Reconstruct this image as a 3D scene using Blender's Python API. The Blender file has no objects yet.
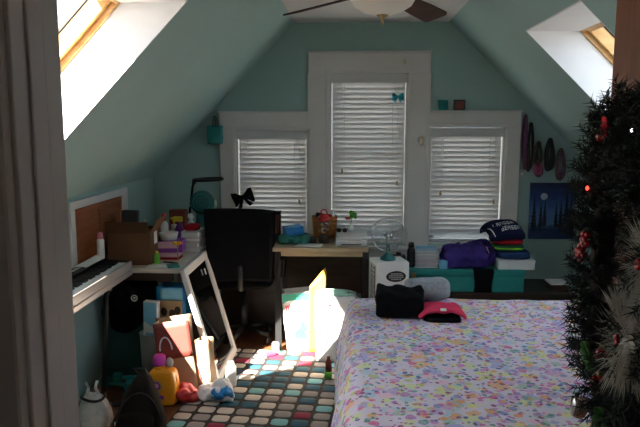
import bpy, bmesh, math, random
from mathutils import Vector, Matrix, Euler, noise
from math import sin, cos, pi, radians as R
random.seed(7)
scene = bpy.context.scene
COL = scene.collection

# ------------------------------------------------------------------ materials
def _nt(name):
    m = bpy.data.materials.new(name); m.use_nodes = True
    nt = m.node_tree; b = nt.nodes['Principled BSDF']
    return m, nt, b
def N(nt, t, **k):
    n = nt.nodes.new(t)
    for a, v in k.items():
        if a.startswith('i_'): n.inputs[int(a[2:])].default_value = v
        else: setattr(n, a, v)
    return n
def L(nt, a, b): nt.links.new(a, b)
def rgba(c): return (c[0], c[1], c[2], 1)
def mat(name, col, rough=.6, metal=0, vary=.12, scale=9, bump=0, bscale=60, stretch=None, emit=0, coat=0, spec=.5):
    """plain procedural surface: noise-varied colour, optional bump"""
    m, nt, b = _nt(name)
    tc = N(nt, 'ShaderNodeTexCoord'); src = tc.outputs['Object']
    if stretch:
        mp = N(nt, 'ShaderNodeMapping'); mp.inputs['Scale'].default_value = stretch
        L(nt, src, mp.inputs[0]); src = mp.outputs[0]
    no = N(nt, 'ShaderNodeTexNoise'); no.inputs['Scale'].default_value = scale; no.inputs['Detail'].default_value = 4
    L(nt, src, no.inputs['Vector'])
    rp = N(nt, 'ShaderNodeValToRGB')
    rp.color_ramp.elements[0].position = .3; rp.color_ramp.elements[1].position = .7
    rp.color_ramp.elements[0].color = rgba([max(0, c*(1-vary)) for c in col])
    rp.color_ramp.elements[1].color = rgba([min(1, c*(1+vary)) for c in col])
    L(nt, no.outputs[0], rp.inputs[0]); L(nt, rp.outputs[0], b.inputs['Base Color'])
    b.inputs['Roughness'].default_value = rough; b.inputs['Metallic'].default_value = metal
    b.inputs['Specular IOR Level'].default_value = .08 if rough >= .85 else spec
    if coat: b.inputs['Coat Weight'].default_value = coat
    if emit:
        L(nt, rp.outputs[0], b.inputs['Emission Color']); b.inputs['Emission Strength'].default_value = emit
    if bump:
        n2 = N(nt, 'ShaderNodeTexNoise'); n2.inputs['Scale'].default_value = bscale; n2.inputs['Detail'].default_value = 3
        L(nt, src, n2.inputs['Vector'])
        bp = N(nt, 'ShaderNodeBump'); bp.inputs['Strength'].default_value = bump; bp.inputs['Distance'].default_value = .01
        L(nt, n2.outputs[0], bp.inputs['Height']); L(nt, bp.outputs[0], b.inputs['Normal'])
    return m
def mth(nt, op, a, b=None, c=None):
    n = N(nt, 'ShaderNodeMath', operation=op)
    for i, v in enumerate((a, b, c)):
        if v is None: continue
        if isinstance(v, (int, float)): n.inputs[i].default_value = v
        else: L(nt, v, n.inputs[i])
    return n.outputs[0]
def glass(name, tint=(1, 1, 1), gloss=.1):
    m, nt, b = _nt(name); nt.nodes.remove(b)
    out = nt.nodes['Material Output']
    tr = N(nt, 'ShaderNodeBsdfTransparent'); tr.inputs[0].default_value = rgba(tint)
    gl = N(nt, 'ShaderNodeBsdfGlossy'); gl.inputs['Roughness'].default_value = .03
    lw = N(nt, 'ShaderNodeLayerWeight'); p5 = mth(nt, 'POWER', lw.outputs['Facing'], 5.0)
    no = N(nt, 'ShaderNodeTexNoise'); no.inputs['Scale'].default_value = 3
    g0 = mth(nt, 'MULTIPLY_ADD', no.outputs[0], .02, .03+gloss*.2)
    mx = N(nt, 'ShaderNodeMixShader'); L(nt, mth(nt, 'MULTIPLY_ADD', p5, .9, g0), mx.inputs[0])
    L(nt, tr.outputs[0], mx.inputs[1]); L(nt, gl.outputs[0], mx.inputs[2]); L(nt, mx.outputs[0], out.inputs[0])
    return m
def wood(name, a, c, rough=.45, scale=(1, 12, 12), ws=3.0, coat=0):
    m, nt, b = _nt(name)
    tc = N(nt, 'ShaderNodeTexCoord'); mp = N(nt, 'ShaderNodeMapping'); mp.inputs['Scale'].default_value = scale
    L(nt, tc.outputs['Object'], mp.inputs[0])
    no = N(nt, 'ShaderNodeTexNoise'); no.inputs['Scale'].default_value = ws; no.inputs['Detail'].default_value = 7; no.inputs['Distortion'].default_value = .6
    L(nt, mp.outputs[0], no.inputs['Vector'])
    rp = N(nt, 'ShaderNodeValToRGB'); rp.color_ramp.elements[0].position = .33; rp.color_ramp.elements[1].position = .68
    rp.color_ramp.elements[0].color = rgba(a); rp.color_ramp.elements[1].color = rgba(c)
    L(nt, no.outputs[0], rp.inputs[0]); L(nt, rp.outputs[0], b.inputs['Base Color'])
    b.inputs['Roughness'].default_value = rough
    if coat: b.inputs['Coat Weight'].default_value = coat
    return m
def ramp_const(nt, cols):
    rp = N(nt, 'ShaderNodeValToRGB'); cr = rp.color_ramp; cr.interpolation = 'CONSTANT'
    while len(cr.elements) < len(cols): cr.elements.new(.5)
    for i, c in enumerate(cols):
        cr.elements[i].position = i/len(cols); cr.elements[i].color = rgba(c)
    return rp
def mixc(nt, f, a, b):
    n = N(nt, 'ShaderNodeMix', data_type='RGBA')
    L(nt, f, n.inputs[0])
    for i, v in ((6, a), (7, b)):
        if isinstance(v, tuple): n.inputs[i].default_value = rgba(v)
        else: L(nt, v, n.inputs[i])
    return n.outputs[2]
def rug_mat():
    m, nt, b = _nt('rug_pile')
    tc = N(nt, 'ShaderNodeTexCoord')
    sx = N(nt, 'ShaderNodeSeparateXYZ'); L(nt, tc.outputs['Object'], sx.inputs[0])
    X = mth(nt, 'DIVIDE', sx.outputs[0], .106); Y = mth(nt, 'DIVIDE', sx.outputs[1], .094)
    # hand-tufted rows wander a little
    fx = mth(nt, 'FRACT', X); fy = mth(nt, 'FRACT', Y)
    cx = mth(nt, 'FLOOR', X); cy = mth(nt, 'FLOOR', Y)
    cb = N(nt, 'ShaderNodeCombineXYZ'); L(nt, cx, cb.inputs[0]); L(nt, cy, cb.inputs[1])
    wn = N(nt, 'ShaderNodeTexWhiteNoise', noise_dimensions='2D'); L(nt, cb.outputs[0], wn.inputs['Vector'])
    rp = ramp_const(nt, [(.52, .44, .36), (.19, .42, .42), (.27, .23, .21), (.012, .07, .10), (.24, .010, .04), (.56, .48, .40), (.21, .45, .44), (.30, .26, .24), (.014, .08, .115), (.52, .44, .36)])
    L(nt, wn.outputs['Value'], rp.inputs[0])
    ax = mth(nt, 'POWER', mth(nt, 'MULTIPLY', mth(nt, 'ABSOLUTE', mth(nt, 'SUBTRACT', fx, .5)), 2.35), 4)
    ay = mth(nt, 'POWER', mth(nt, 'MULTIPLY', mth(nt, 'ABSOLUTE', mth(nt, 'SUBTRACT', fy, .5)), 2.5), 4)
    no = N(nt, 'ShaderNodeTexNoise'); no.inputs['Scale'].default_value = 90; L(nt, tc.outputs['Object'], no.inputs['Vector'])
    d = mth(nt, 'ADD', mth(nt, 'ADD', ax, ay), mth(nt, 'MULTIPLY', mth(nt, 'SUBTRACT', no.outputs[0], .5), .5))
    mask = mth(nt, 'LESS_THAN', d, 1.0)
    c = mixc(nt, mask, (.022, .017, .015), rp.outputs[0])
    L(nt, c, b.inputs['Base Color']); b.inputs['Roughness'].default_value = .95
    hh = mth(nt, 'ADD', mth(nt, 'MULTIPLY', mth(nt, 'SUBTRACT', 1.0, mth(nt, 'MINIMUM', d, 1.3)), 1.0), mth(nt, 'MULTIPLY', no.outputs[0], .6))
    bp = N(nt, 'ShaderNodeBump'); bp.inputs['Strength'].default_value = .6; bp.inputs['Distance'].default_value = .012
    L(nt, hh, bp.inputs['Height']); L(nt, bp.outputs[0], b.inputs['Normal'])
    return m
def duvet_mat():
    m, nt, b = _nt('floral_cotton')
    tc = N(nt, 'ShaderNodeTexCoord')
    no = N(nt, 'ShaderNodeTexNoise'); no.inputs['Scale'].default_value = 22; L(nt, tc.outputs['Object'], no.inputs['Vector'])
    wv = N(nt, 'ShaderNodeMix', data_type='VECTOR'); wv.inputs[0].default_value = .025
    L(nt, tc.outputs['Object'], wv.inputs[4]); L(nt, no.outputs[1], wv.inputs[5])
    base = (.76, .68, .78); cur = None
    pal1 = [(.72, .40, .66), (.46, .44, .72), (.74, .76, .40), (.86, .58, .70), (.52, .64, .74), (.84, .48, .24), (.56, .44, .68), (.80, .72, .84), (.44, .56, .48)]
    pal2 = [(.78, .16, .36), (.30, .32, .60), (.84, .38, .16), (.58, .60, .20), (.70, .26, .60), (.22, .38, .42), (.52, .26, .56), (.80, .74, .30)]
    pal3 = [(.34, .05, .20), (.10, .12, .40), (.70, .16, .40), (.12, .28, .24), (.50, .20, .56), (.78, .46, .16)]
    for k, (sc, r0, r1, pal, thr) in enumerate([(15, .25, .68, pal1, 0), (20, .20, .58, pal1, .15), (24, .16, .50, pal2, .05), (44, .18, .46, pal3, .2)]):
        mp = N(nt, 'ShaderNodeMapping'); mp.inputs['Location'].default_value = (k*3.3, k*1.7, k*.9)
        L(nt, wv.outputs[1], mp.inputs[0])
        vo = N(nt, 'ShaderNodeTexVoronoi'); vo.inputs['Scale'].default_value = sc; L(nt, mp.outputs[0], vo.inputs['Vector'])
        sp = N(nt, 'ShaderNodeSeparateColor'); L(nt, vo.outputs['Color'], sp.inputs[0])
        rp = ramp_const(nt, pal); L(nt, sp.outputs[0], rp.inputs[0])
        rad = mth(nt, 'MULTIPLY_ADD', sp.outputs[1], r1-r0, r0)
        mk = mth(nt, 'LESS_THAN', vo.outputs['Distance'], rad)
        # concentric petals rings: pale rim inside some blossoms
        ring = mth(nt, 'GREATER_THAN', mth(nt, 'SINE', mth(nt, 'MULTIPLY', vo.outputs['Distance'], 34)), .35)
        mk = mth(nt, 'MULTIPLY', mk, mth(nt, 'SUBTRACT', 1.0, mth(nt, 'MULTIPLY', ring, .38)))
        mk = mth(nt, 'MULTIPLY', mk, mth(nt, 'GREATER_THAN', sp.outputs[2], thr))
        cur = mixc(nt, mk, base if cur is None else cur, rp.outputs[0])
    L(nt, cur, b.inputs['Base Color']); b.inputs['Roughness'].default_value = .85
    n2 = N(nt, 'ShaderNodeTexNoise'); n2.inputs['Scale'].default_value = 9; n2.inputs['Detail'].default_value = 4; L(nt, tc.outputs['Object'], n2.inputs['Vector'])
    bp = N(nt, 'ShaderNodeBump'); bp.inputs['Strength'].default_value = .35; bp.inputs['Distance'].default_value = .02
    L(nt, n2.outputs[0], bp.inputs['Height']); L(nt, bp.outputs[0], b.inputs['Normal'])
    return m
def floor_mat():
    m, nt, b = _nt('floor_boards')
    tc = N(nt, 'ShaderNodeTexCoord'); mp = N(nt, 'ShaderNodeMapping'); mp.inputs['Rotation'].default_value = (0, 0, pi/2)
    L(nt, tc.outputs['Object'], mp.inputs[0])
    br = N(nt, 'ShaderNodeTexBrick'); br.offset = .37; br.inputs['Scale'].default_value = 1
    br.inputs['Brick Width'].default_value = 1.3; br.inputs['Row Height'].default_value = .085; br.inputs['Mortar Size'].default_value = .0018
    br.inputs['Color1'].default_value = (.20, .065, .025, 1); br.inputs['Color2'].default_value = (.27, .095, .04, 1); br.inputs['Mortar'].default_value = (.02, .008, .004, 1)
    L(nt, mp.outputs[0], br.inputs['Vector'])
    m2 = N(nt, 'ShaderNodeMapping'); m2.inputs['Scale'].default_value = (18, 1.2, 1); L(nt, tc.outputs['Object'], m2.inputs[0])
    no = N(nt, 'ShaderNodeTexNoise'); no.inputs['Scale'].default_value = 4; no.inputs['Detail'].default_value = 6; L(nt, m2.outputs[0], no.inputs['Vector'])
    f = mth(nt, 'MULTIPLY', no.outputs[0], .5)
    c = mixc(nt, f, br.outputs[0], (.08, .025, .012)); L(nt, c, b.inputs['Base Color']); b.inputs['Roughness'].default_value = .35
    return m
def painting_mat():
    """night landscape: deep blue sky lightening to the middle, round moon"""
    m, nt, b = _nt('painted_canvas')
    tc = N(nt, 'ShaderNodeTexCoord'); sx = N(nt, 'ShaderNodeSeparateXYZ'); L(nt, tc.outputs['Object'], sx.inputs[0])
    no = N(nt, 'ShaderNodeTexNoise'); no.inputs['Scale'].default_value = 14; no.inputs['Detail'].default_value = 5; L(nt, tc.outputs['Object'], no.inputs['Vector'])
    zz = mth(nt, 'ADD', mth(nt, 'DIVIDE', sx.outputs[2], .43), mth(nt, 'MULTIPLY', mth(nt, 'SUBTRACT', no.outputs[0], .5), .25))
    rp = N(nt, 'ShaderNodeValToRGB'); cr = rp.color_ramp
    for i, (p, c) in enumerate([(0, (.012, .03, .12)), (.18, (.01, .022, .10)), (.24, (.10, .20, .42)), (.5, (.07, .16, .40)), (.75, (.02, .05, .20)), (1, (.008, .014, .06))]):
        e = cr.elements[i] if i < 2 else cr.elements.new(p)
        e.position = p; e.color = rgba(c)
    L(nt, zz, rp.inputs[0]); L(nt, rp.outputs[0], b.inputs['Base Color']); b.inputs['Roughness'].default_value = .5
    return m

M = {}
M['teal'] = mat('teal_wall_paint', (.355, .51, .475), .7, vary=.03, scale=2.5, bump=.05, bscale=140)
M['ceil'] = mat('white_ceiling_paint', (.72, .68, .64), .8, vary=.03, bump=.08, bscale=120)
M['white'] = mat('white_trim_paint', (.74, .71, .68), .45, vary=.04, scale=5)
M['reveal'] = mat('white_drywall', (.82, .81, .80), .8, vary=.02)
M['slat'] = mat('white_vinyl_slat', (.72, .71, .69), .45, vary=.03)
def translucent(m, col, f):
    nt = m.node_tree; b = nt.nodes['Principled BSDF']; out = nt.nodes['Material Output']
    t = N(nt, 'ShaderNodeBsdfTranslucent'); t.inputs[0].default_value = rgba(col); mx = N(nt, 'ShaderNodeMixShader'); mx.inputs[0].default_value = f
    L(nt, b.outputs[0], mx.inputs[1]); L(nt, t.outputs[0], mx.inputs[2]); L(nt, mx.outputs[0], out.inputs[0])
translucent(M['slat'], (.78, .78, .79), .175)
M['pine'] = wood('pine', (.62, .33, .10), (.80, .50, .20), .4, (1.5, 10, 10))
M['doorwood'] = wood('stained_door_wood', (.115, .030, .007), (.19, .054, .012), .5, (10, 10, 1), 2.5, coat=.3)
M['louver'] = wood('louvre_wood', (.26, .072, .024), (.38, .12, .04), .45, (10, 1.5, 12))
M['fanwood'] = wood('walnut_blade', (.035, .014, .009), (.07, .028, .016), .75, (1, 14, 14))
M['darkwood'] = wood('dark_bench_wood', (.022, .014, .010), (.05, .03, .02), .4, (1, 10, 10))
M['deskwood'] = wood('maple_desk_laminate', (.44, .32, .20), (.56, .42, .28), .4, (1, 10, 10))
M['tablewood'] = mat('table_laminate', (.60, .55, .48), .4, vary=.05)
M['floor'] = floor_mat(); M['rug'] = rug_mat(); M['duvet'] = duvet_mat(); M['paint'] = painting_mat()
M['black'] = mat('black_plastic', (.007, .007, .0075), .5)
M['blackf'] = mat('black_fabric', (.006, .006, .007), .9, bump=.3, bscale=300)
M['chrome'] = mat('chrome', (.75, .75, .75), .15, 1, vary=.03)
M['brass'] = mat('aged_brass', (.42, .30, .14), .3, 1)
M['nickel'] = mat('brushed_nickel', (.62, .60, .57), .3, 1)
M['silver'] = mat('silver_plastic', (.40, .37, .36), .3, .3, vary=.03)
M['whitep'] = mat('white_plastic', (.78, .77, .75), .4, vary=.03)
M['paper'] = mat('white_paper', (.80, .79, .77), .8, vary=.03)
M['bowl'] = mat('frosted_glass', (.80, .75, .66), .35, vary=.05, scale=4)
M['glass'] = glass('clear_glass'); M['cplastic'] = glass('clear_plastic', (.93, .95, .96), .35)
M['tealp'] = mat('teal_plastic', (.015, .26, .25), .45)
M['chest'] = mat('teal_trunk_cloth', (.02, .27, .25), .6, vary=.1, bump=.15, bscale=200)
M['fanteal'] = mat('deep_teal_plastic', (.008, .11, .11), .45)
M['darkteal'] = mat('dark_teal_bin', (.02, .085, .085), .5)
M['palegrey'] = mat('pale_grey_plastic', (.42, .47, .45), .5)
M['card'] = mat('brown_cardboard', (.17, .09, .05), .85, vary=.1)
M['kraft'] = mat('kraft_paper', (.34, .22, .13), .8, vary=.1)
M['maroon'] = mat('maroon_print', (.20, .035, .025), .6)
M['red'] = mat('red_plastic', (.50, .02, .02), .45)
M['redf'] = mat('red_fabric', (.40, .02, .03), .85, bump=.2, bscale=250)
M['pinkf'] = mat('coral_pink_fabric', (.85, .06, .14), .85, bump=.2, bscale=250)
M['greyf'] = mat('heather_grey_jersey', (.34, .36, .39), .9, vary=.15, scale=60, bump=.2, bscale=250)
M['navyf'] = mat('navy_jersey', (.012, .014, .045), .9, bump=.2, bscale=250)
M['bluef'] = mat('dark_blue_jersey', (.03, .06, .16), .9, bump=.2, bscale=250)
M['purplef'] = mat('violet_fleece', (.055, .035, .20), .9, vary=.2, bump=.3, bscale=200)
M['greenf'] = mat('lime_green_jersey', (.22, .55, .04), .85, bump=.2, bscale=250)
M['dkgreenf'] = mat('dark_green_jersey', (.02, .12, .05), .85)
M['orange'] = mat('orange_plastic', (.88, .34, .015), .35)
M['magenta'] = mat('magenta_cap', (.68, .06, .46), .4)
M['purple'] = mat('purple_card', (.24, .04, .36), .5)
M['pink'] = mat('pale_pink_card', (.72, .42, .52), .6)
M['pinkcap'] = mat('pink_cap', (.75, .25, .32), .45)
M['yellow'] = mat('yellow_plastic', (.80, .62, .03), .4)
M['yelpaper'] = mat('golden_yellow_paper', (.66, .34, .04), .7)
M['green'] = mat('leaf_green', (.12, .45, .05), .5)
M['towel'] = mat('green_towel', (.05, .20, .17), .9, vary=.6, scale=26, bump=.4, bscale=160)
M['mint'] = mat('mint_green_print', (.04, .30, .22), .6)
M['pmint'] = mat('pale_mint_plastic', (.40, .66, .56), .5)
M['blue'] = mat('bright_blue_plastic', (.01, .22, .55), .4)
M['ltblue'] = mat('light_blue_print', (.22, .55, .75), .5)
M['cyan'] = mat('turquoise_satin', (.01, .36, .45), .5)
M['brownbag'] = mat('dark_brown_leatherette', (.016, .012, .010), .9, vary=.2, bump=.3, bscale=120)
M['basket'] = mat('orange_wicker', (.50, .20, .04), .7, vary=.35, scale=60, bump=.6, bscale=90)
M['mirror'] = mat('mirror_glass', (.75, .77, .76), .03, 1, vary=.01)
M['tan'] = mat('tan_print', (.48, .32, .17), .7)
M['cream'] = mat('cream_plastic', (.72, .62, .42), .5)
M['needle'] = mat('fir_needles', (.006, .017, .009), .7, vary=.5, scale=30)
M['stem'] = mat('brown_wire_stem', (.03, .018, .01), .8)
M['snow'] = mat('white_silk_petal', (.46, .44, .38), .8)
M['holly'] = mat('holly_leaf', (.05, .17, .03), .5)
M['berry'] = mat('red_glossy_berry', (.42, .008, .012), .25, coat=.4)
M['redlamp'] = mat('lit_red_bulb', (1, .03, .02), .3, emit=1.3)
M['whitelamp'] = mat('lit_white_bulb', (1, .95, .85), .3, emit=2.5)
M['greycush'] = mat('grey_pages', (.55, .53, .52), .8)
M['moon'] = mat('moon_paint', (.55, .62, .66), .6)
M['treepaint'] = mat('black_tree_paint', (.006, .01, .022), .6)
M['ground'] = mat('outside_ground', (.30, .29, .27), .9, vary=.2, scale=.3)
M['brick'] = mat('sun_blocker_brick', (.28, .10, .06), .9, vary=.3, scale=14)
M['roofing'] = mat('roof_shingle', (.10, .095, .09), .9)
M['matt'] = mat('mattress_ticking', (.6, .58, .55), .9)
M['tassel'] = mat('tan_tassel', (.48, .36, .20), .6)

# ------------------------------------------------------------------ mesh builder
class MB:
    def __init__(s): s.bm = bmesh.new(); s.mats = []
    def mi(s, m):
        if m not in s.mats: s.mats.append(m)
        return s.mats.index(m)
    def merge(s, t, m, mtx=None, smooth=False):
        i = s.mi(m); mp = {}
        for v in t.verts: mp[v] = s.bm.verts.new(mtx @ v.co if mtx else v.co)
        for f in t.faces:
            try: g = s.bm.faces.new([mp[v] for v in f.verts])
            except ValueError: continue
            g.material_index = i; g.smooth = smooth
        t.free()
    def box(s, c, size, m, rot=(0, 0, 0), bev=0, seg=2):
        t = bmesh.new(); bmesh.ops.create_cube(t, size=1)
        bmesh.ops.scale(t, vec=size, verts=t.verts)
        if bev: bmesh.ops.bevel(t, geom=t.edges[:], offset=bev, segments=seg, affect='EDGES', profile=.5)
        s.merge(t, m, Matrix.Translation(c) @ Euler(rot).to_matrix().to_4x4(), False); return s
    def bb(s, a, b, m, bev=0):
        return s.box([(p+q)/2 for p, q in zip(a, b)], [abs(q-p) for p, q in zip(a, b)], m, bev=bev)
    def prism(s, poly, axis, a, b, m, smooth=False):
        """2-D polygon extruded along an axis ('x': (y,z), 'y': (x,z), 'z': (x,y))"""
        def P(p, h): return {'x': (h, p[0], p[1]), 'y': (p[0], h, p[1]), 'z': (p[0], p[1], h)}[axis]
        t = bmesh.new()
        A = [t.verts.new(P(p, a)) for p in poly]; B = [t.verts.new(P(p, b)) for p in poly]
        t.faces.new(A); t.faces.new(B[::-1])
        n = len(poly)
        for i in range(n): t.faces.new((A[i], B[i], B[(i+1) % n], A[(i+1) % n]))
        bmesh.ops.recalc_face_normals(t, faces=t.faces); s.merge(t, m, None, smooth); return s
    def tube(s, pts, r, m, n=8, closed=False, smooth=True):
        pts = [Vector(p) for p in pts]; k = len(pts)
        rr = r if isinstance(r, (list, tuple)) else [r]*k
        t = bmesh.new(); rings = []; prev = None
        for i, p in enumerate(pts):
            a = pts[(i-1) % k] if closed or i > 0 else p; b = pts[(i+1) % k] if closed or i < k-1 else p
            d = (b-a).normalized() if (b-a).length > 1e-9 else Vector((0, 0, 1))
            u = prev - d*prev.dot(d) if prev else d.orthogonal()
            if u.length < 1e-6: u = d.orthogonal()
            u.normalize(); prev = u; w = d.cross(u)
            rings.append([t.verts.new(p+(u*cos(2*pi*j/n)+w*sin(2*pi*j/n))*rr[i]) for j in range(n)])
        for i in range(k if closed else k-1):
            A, B = rings[i], rings[(i+1) % k]
            for j in range(n): t.faces.new((A[j], A[(j+1) % n], B[(j+1) % n], B[j]))
        if not closed: t.faces.new(rings[0][::-1]); t.faces.new(rings[-1])
        s.merge(t, m, None, smooth); return s
    def lathe(s, prof, m, c=(0, 0, 0), n=24, rot=(0, 0, 0), smooth=True, sy=1):
        t = bmesh.new(); rings = []
        for r, z in prof: rings.append([t.verts.new((r*cos(2*pi*j/n), sy*r*sin(2*pi*j/n), z)) for j in range(n)] if r > 1e-6 else [t.verts.new((0, 0, z))])
        for A, B in zip(rings, rings[1:]):
            for j in range(n):
                k = (j+1) % n
                if len(A) == 1 and len(B) == 1: continue
                if len(A) == 1: t.faces.new((A[0], B[k], B[j]))
                elif len(B) == 1: t.faces.new((A[j], A[k], B[0]))
                else: t.faces.new((A[j], A[k], B[k], B[j]))
        for rg, fl in ((rings[0], True), (rings[-1], False)):
            if len(rg) > 1: t.faces.new(rg[::-1] if fl else rg)
        bmesh.ops.recalc_face_normals(t, faces=t.faces)
        s.merge(t, m, Matrix.Translation(c) @ Euler(rot).to_matrix().to_4x4(), smooth); return s
    def ball(s, c, r, m, n=12, rot=(0, 0, 0)):
        t = bmesh.new(); bmesh.ops.create_uvsphere(t, u_segments=n, v_segments=max(6, n*2//3), radius=1)
        rs = r if isinstance(r, (tuple, list)) else (r, r, r)
        bmesh.ops.scale(t, vec=rs, verts=t.verts)
        s.merge(t, m, Matrix.Translation(c) @ Euler(rot).to_matrix().to_4x4(), True); return s
    def soft(s, c, size, m, rot=(0, 0, 0), k=5, amp=.01, freq=9, cuts=9, seed=0, flat=True, fn=None):
        """rounded lump with folds: cloth piles, bags, crumpled plastic"""
        t = bmesh.new(); bmesh.ops.create_cube(t, size=2)
        bmesh.ops.subdivide_edges(t, edges=t.edges[:], cuts=cuts, use_grid_fill=True)
        h = Vector(size)/2
        for v in t.verts:
            p = v.co; q = (abs(p.x)**k+abs(p.y)**k+abs(p.z)**k)**(1/k); p = p/q
            d = p.normalized(); w = Vector((p.x*h.x, p.y*h.y, p.z*h.z))
            nz = noise.noise(w*freq+Vector((seed, seed*1.7, 3.1)))+.5*noise.noise(w*freq*2.3+Vector((seed*2, 7, seed)))
            a = amp*(.25 if (flat and p.z < -.8) else 1)
            w += d*nz*a
            if fn: w = Vector(fn(w))
            v.co = w
        s.merge(t, m, Matrix.Translation(c) @ Euler(rot).to_matrix().to_4x4(), True); return s
    def sheet(s, fn, nu, nv, m, th=.004):
        """thick cloth / paper: fn(u,v) in 0..1 gives the mid surface"""
        G = [[Vector(fn(i/nu, j/nv)) for j in range(nv+1)] for i in range(nu+1)]
        t = bmesh.new(); T = []; Bt = []
        for i in range(nu+1):
            a = []; b = []
            for j in range(nv+1):
                du = G[min(i+1, nu)][j]-G[max(i-1, 0)][j]; dv = G[i][min(j+1, nv)]-G[i][max(j-1, 0)]
                nn = du.cross(dv); nn = nn.normalized() if nn.length > 1e-12 else Vector((0, 0, 1))
                a.append(t.verts.new(G[i][j]+nn*th/2)); b.append(t.verts.new(G[i][j]-nn*th/2))
            T.append(a); Bt.append(b)
        for i in range(nu):
            for j in range(nv):
                t.faces.new((T[i][j], T[i+1][j], T[i+1][j+1], T[i][j+1])); t.faces.new((Bt[i][j], Bt[i][j+1], Bt[i+1][j+1], Bt[i+1][j]))
        for i in range(nu):
            t.faces.new((T[i][0], Bt[i][0], Bt[i+1][0], T[i+1][0])); t.faces.new((T[i][nv], T[i+1][nv], Bt[i+1][nv], Bt[i][nv]))
        for j in range(nv):
            t.faces.new((T[0][j], T[0][j+1], Bt[0][j+1], Bt[0][j])); t.faces.new((T[nu][j], Bt[nu][j], Bt[nu][j+1], T[nu][j+1]))
        s.merge(t, m, None, True); return s
    def build(s, name, parent=None, loc=None, rot=None, kind=None):
        me = bpy.data.meshes.new(name); bmesh.ops.recalc_face_normals(s.bm, faces=s.bm.faces)
        s.bm.to_mesh(me); s.bm.free()
        for m in s.mats: me.materials.append(m)
        o = bpy.data.objects.new(name, me); COL.objects.link(o)
        if parent: o.parent = parent
        if loc: o.location = loc
        if rot: o.rotation_euler = rot
        if kind: o['kind'] = kind
        return o
def tag(o, label, cat, group=None):
    o['label'] = label; o['category'] = cat
    if group: o['group'] = group
    return o
def thing(name, label, cat, loc=(0, 0, 0), rz=0, group=None, rot=None):
    o = bpy.data.objects.new(name, None); COL.objects.link(o); o.empty_display_size = .05
    o.location = loc; o.rotation_euler = rot if rot else (0, 0, rz)
    return tag(o, label, cat, group)
def dup(root, loc, rot, label, group=None):
    r = root.copy(); COL.objects.link(r); r.location = loc; r.rotation_euler = rot; r['label'] = label
    if group: r['group'] = group
    for ch in list(root.children):
        c = ch.copy(); COL.objects.link(c); c.parent = r
        for g in list(ch.children):
            d = g.copy(); COL.objects.link(d); d.parent = c
    return r
def struct(o): o['kind'] = 'structure'; return o
def sempty(name, loc=(0, 0, 0), rz=0):
    o = bpy.data.objects.new(name, None); COL.objects.link(o); o.location = loc; o.rotation_euler = (0, 0, rz); o['kind'] = 'structure'
    return o

# ------------------------------------------------------------------ room shell
YB, YF = 4.9, .84          # gable wall, room face of the door wall
XL, XR = -1.529, 1.898       # knee walls
ZK, ZC = 1.166, 2.319      # knee wall top, flat ceiling
XA, XB = -.424, .722         # flat ceiling edges
def zl(x): return ZC+(x-XA)*1.043
def zr(x): return ZC-(x-XB)*.981
def gable(x): return zl(x) if x < XA else (zr(x) if x > XB else ZC)
HOLES = [(-.873, -.321, .66, 1.525), (-.154, .428, .66, 1.945), (.60, 1.159, .66, 1.545)]
MB().bb((XL-.2, .5, -.12), (XR+.2, YB+.15, 0), M['floor']).build('floor', kind='structure')
mb = MB(); xs = sorted({XL, XA, XB, XR, *[h[0] for h in HOLES], *[h[1] for h in HOLES]})
for a, b in zip(xs, xs[1:]):
    h = next((h for h in HOLES if h[0] <= a+1e-6 and b <= h[1]+1e-6), None)
    if h:
        mb.prism([(a, 0), (b, 0), (b, h[2]), (a, h[2])], 'y', YB, YB+.14, M['teal'])
        mb.prism([(a, h[3]), (b, h[3]), (b, gable(b)), (a, gable(a))], 'y', YB, YB+.14, M['teal'])
    else: mb.prism([(a, 0), (b, 0), (b, gable(b)), (a, gable(a))], 'y', YB, YB+.14, M['teal'])
mb.build('wall_back', kind='structure')
# knee walls (the left one has an access hatch in it, closed by a louvred door)
MB().bb((XL-.12, YF-.12, 0), (XL, YB+.14, ZK+.02), M['teal']).build('wall_left', kind='structure')
MB().bb((XR, YF-.12, 0), (XR+.12, YB+.14, ZK+.02), M['teal']).build('wall_right', kind='structure')
MB().bb((XA, YF-.12, ZC), (XB, YB+.14, ZC+.29), M['ceil']).build('ceiling', kind='structure')
H = .29
def ox(z, side):           # x of the outer roof face at height z
    return XA+(z-H-ZC)/1.043 if side == 'L' else XB-(z-H-ZC)/.981
# skylight openings: (near y, far y, inner bottom x, bottom z, top x, top z)
SKL = (1.70, 2.69, -1.506, 1.19, -.669, 2.063)
SKR = (2.84, 3.70, 1.699, 1.36, .966, 2.08)
def slope_mesh(side, sk):
    mb = MB(); f = zl if side == 'L' else zr
    xa, xk = (XA, XL) if side == 'L' else (XB, XR)
    xo = xk-.15 if side == 'L' else xk+.15
    full = [(xa, ZC), (xa, ZC+H), (xo, f(xo)+H), (xo, f(xo)), (xk, f(xk))]
    mb.prism(full, 'y', YF-.12, sk[0], M['teal']); mb.prism(full, 'y', sk[1], YB+.14, M['teal'])
    mb.prism([(xa, ZC), (xa, ZC+H), (ox(sk[5], side), sk[5]), (sk[4], f(sk[4]))], 'y', sk[0], sk[1], M['teal'])
    zo = f(xo)+H
    low = [(sk[2], f(sk[2])), (ox(sk[3], side), sk[3]), (xo, min(zo, sk[3])), (xo, f(xo)), (xk, f(xk))]
    mb.prism(low, 'y', sk[0], sk[1], M['teal'])
    return mb
struct(slope_mesh('L', SKL).build('ceiling_left')); struct(slope_mesh('R', SKR).build('ceiling_right'))
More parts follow.
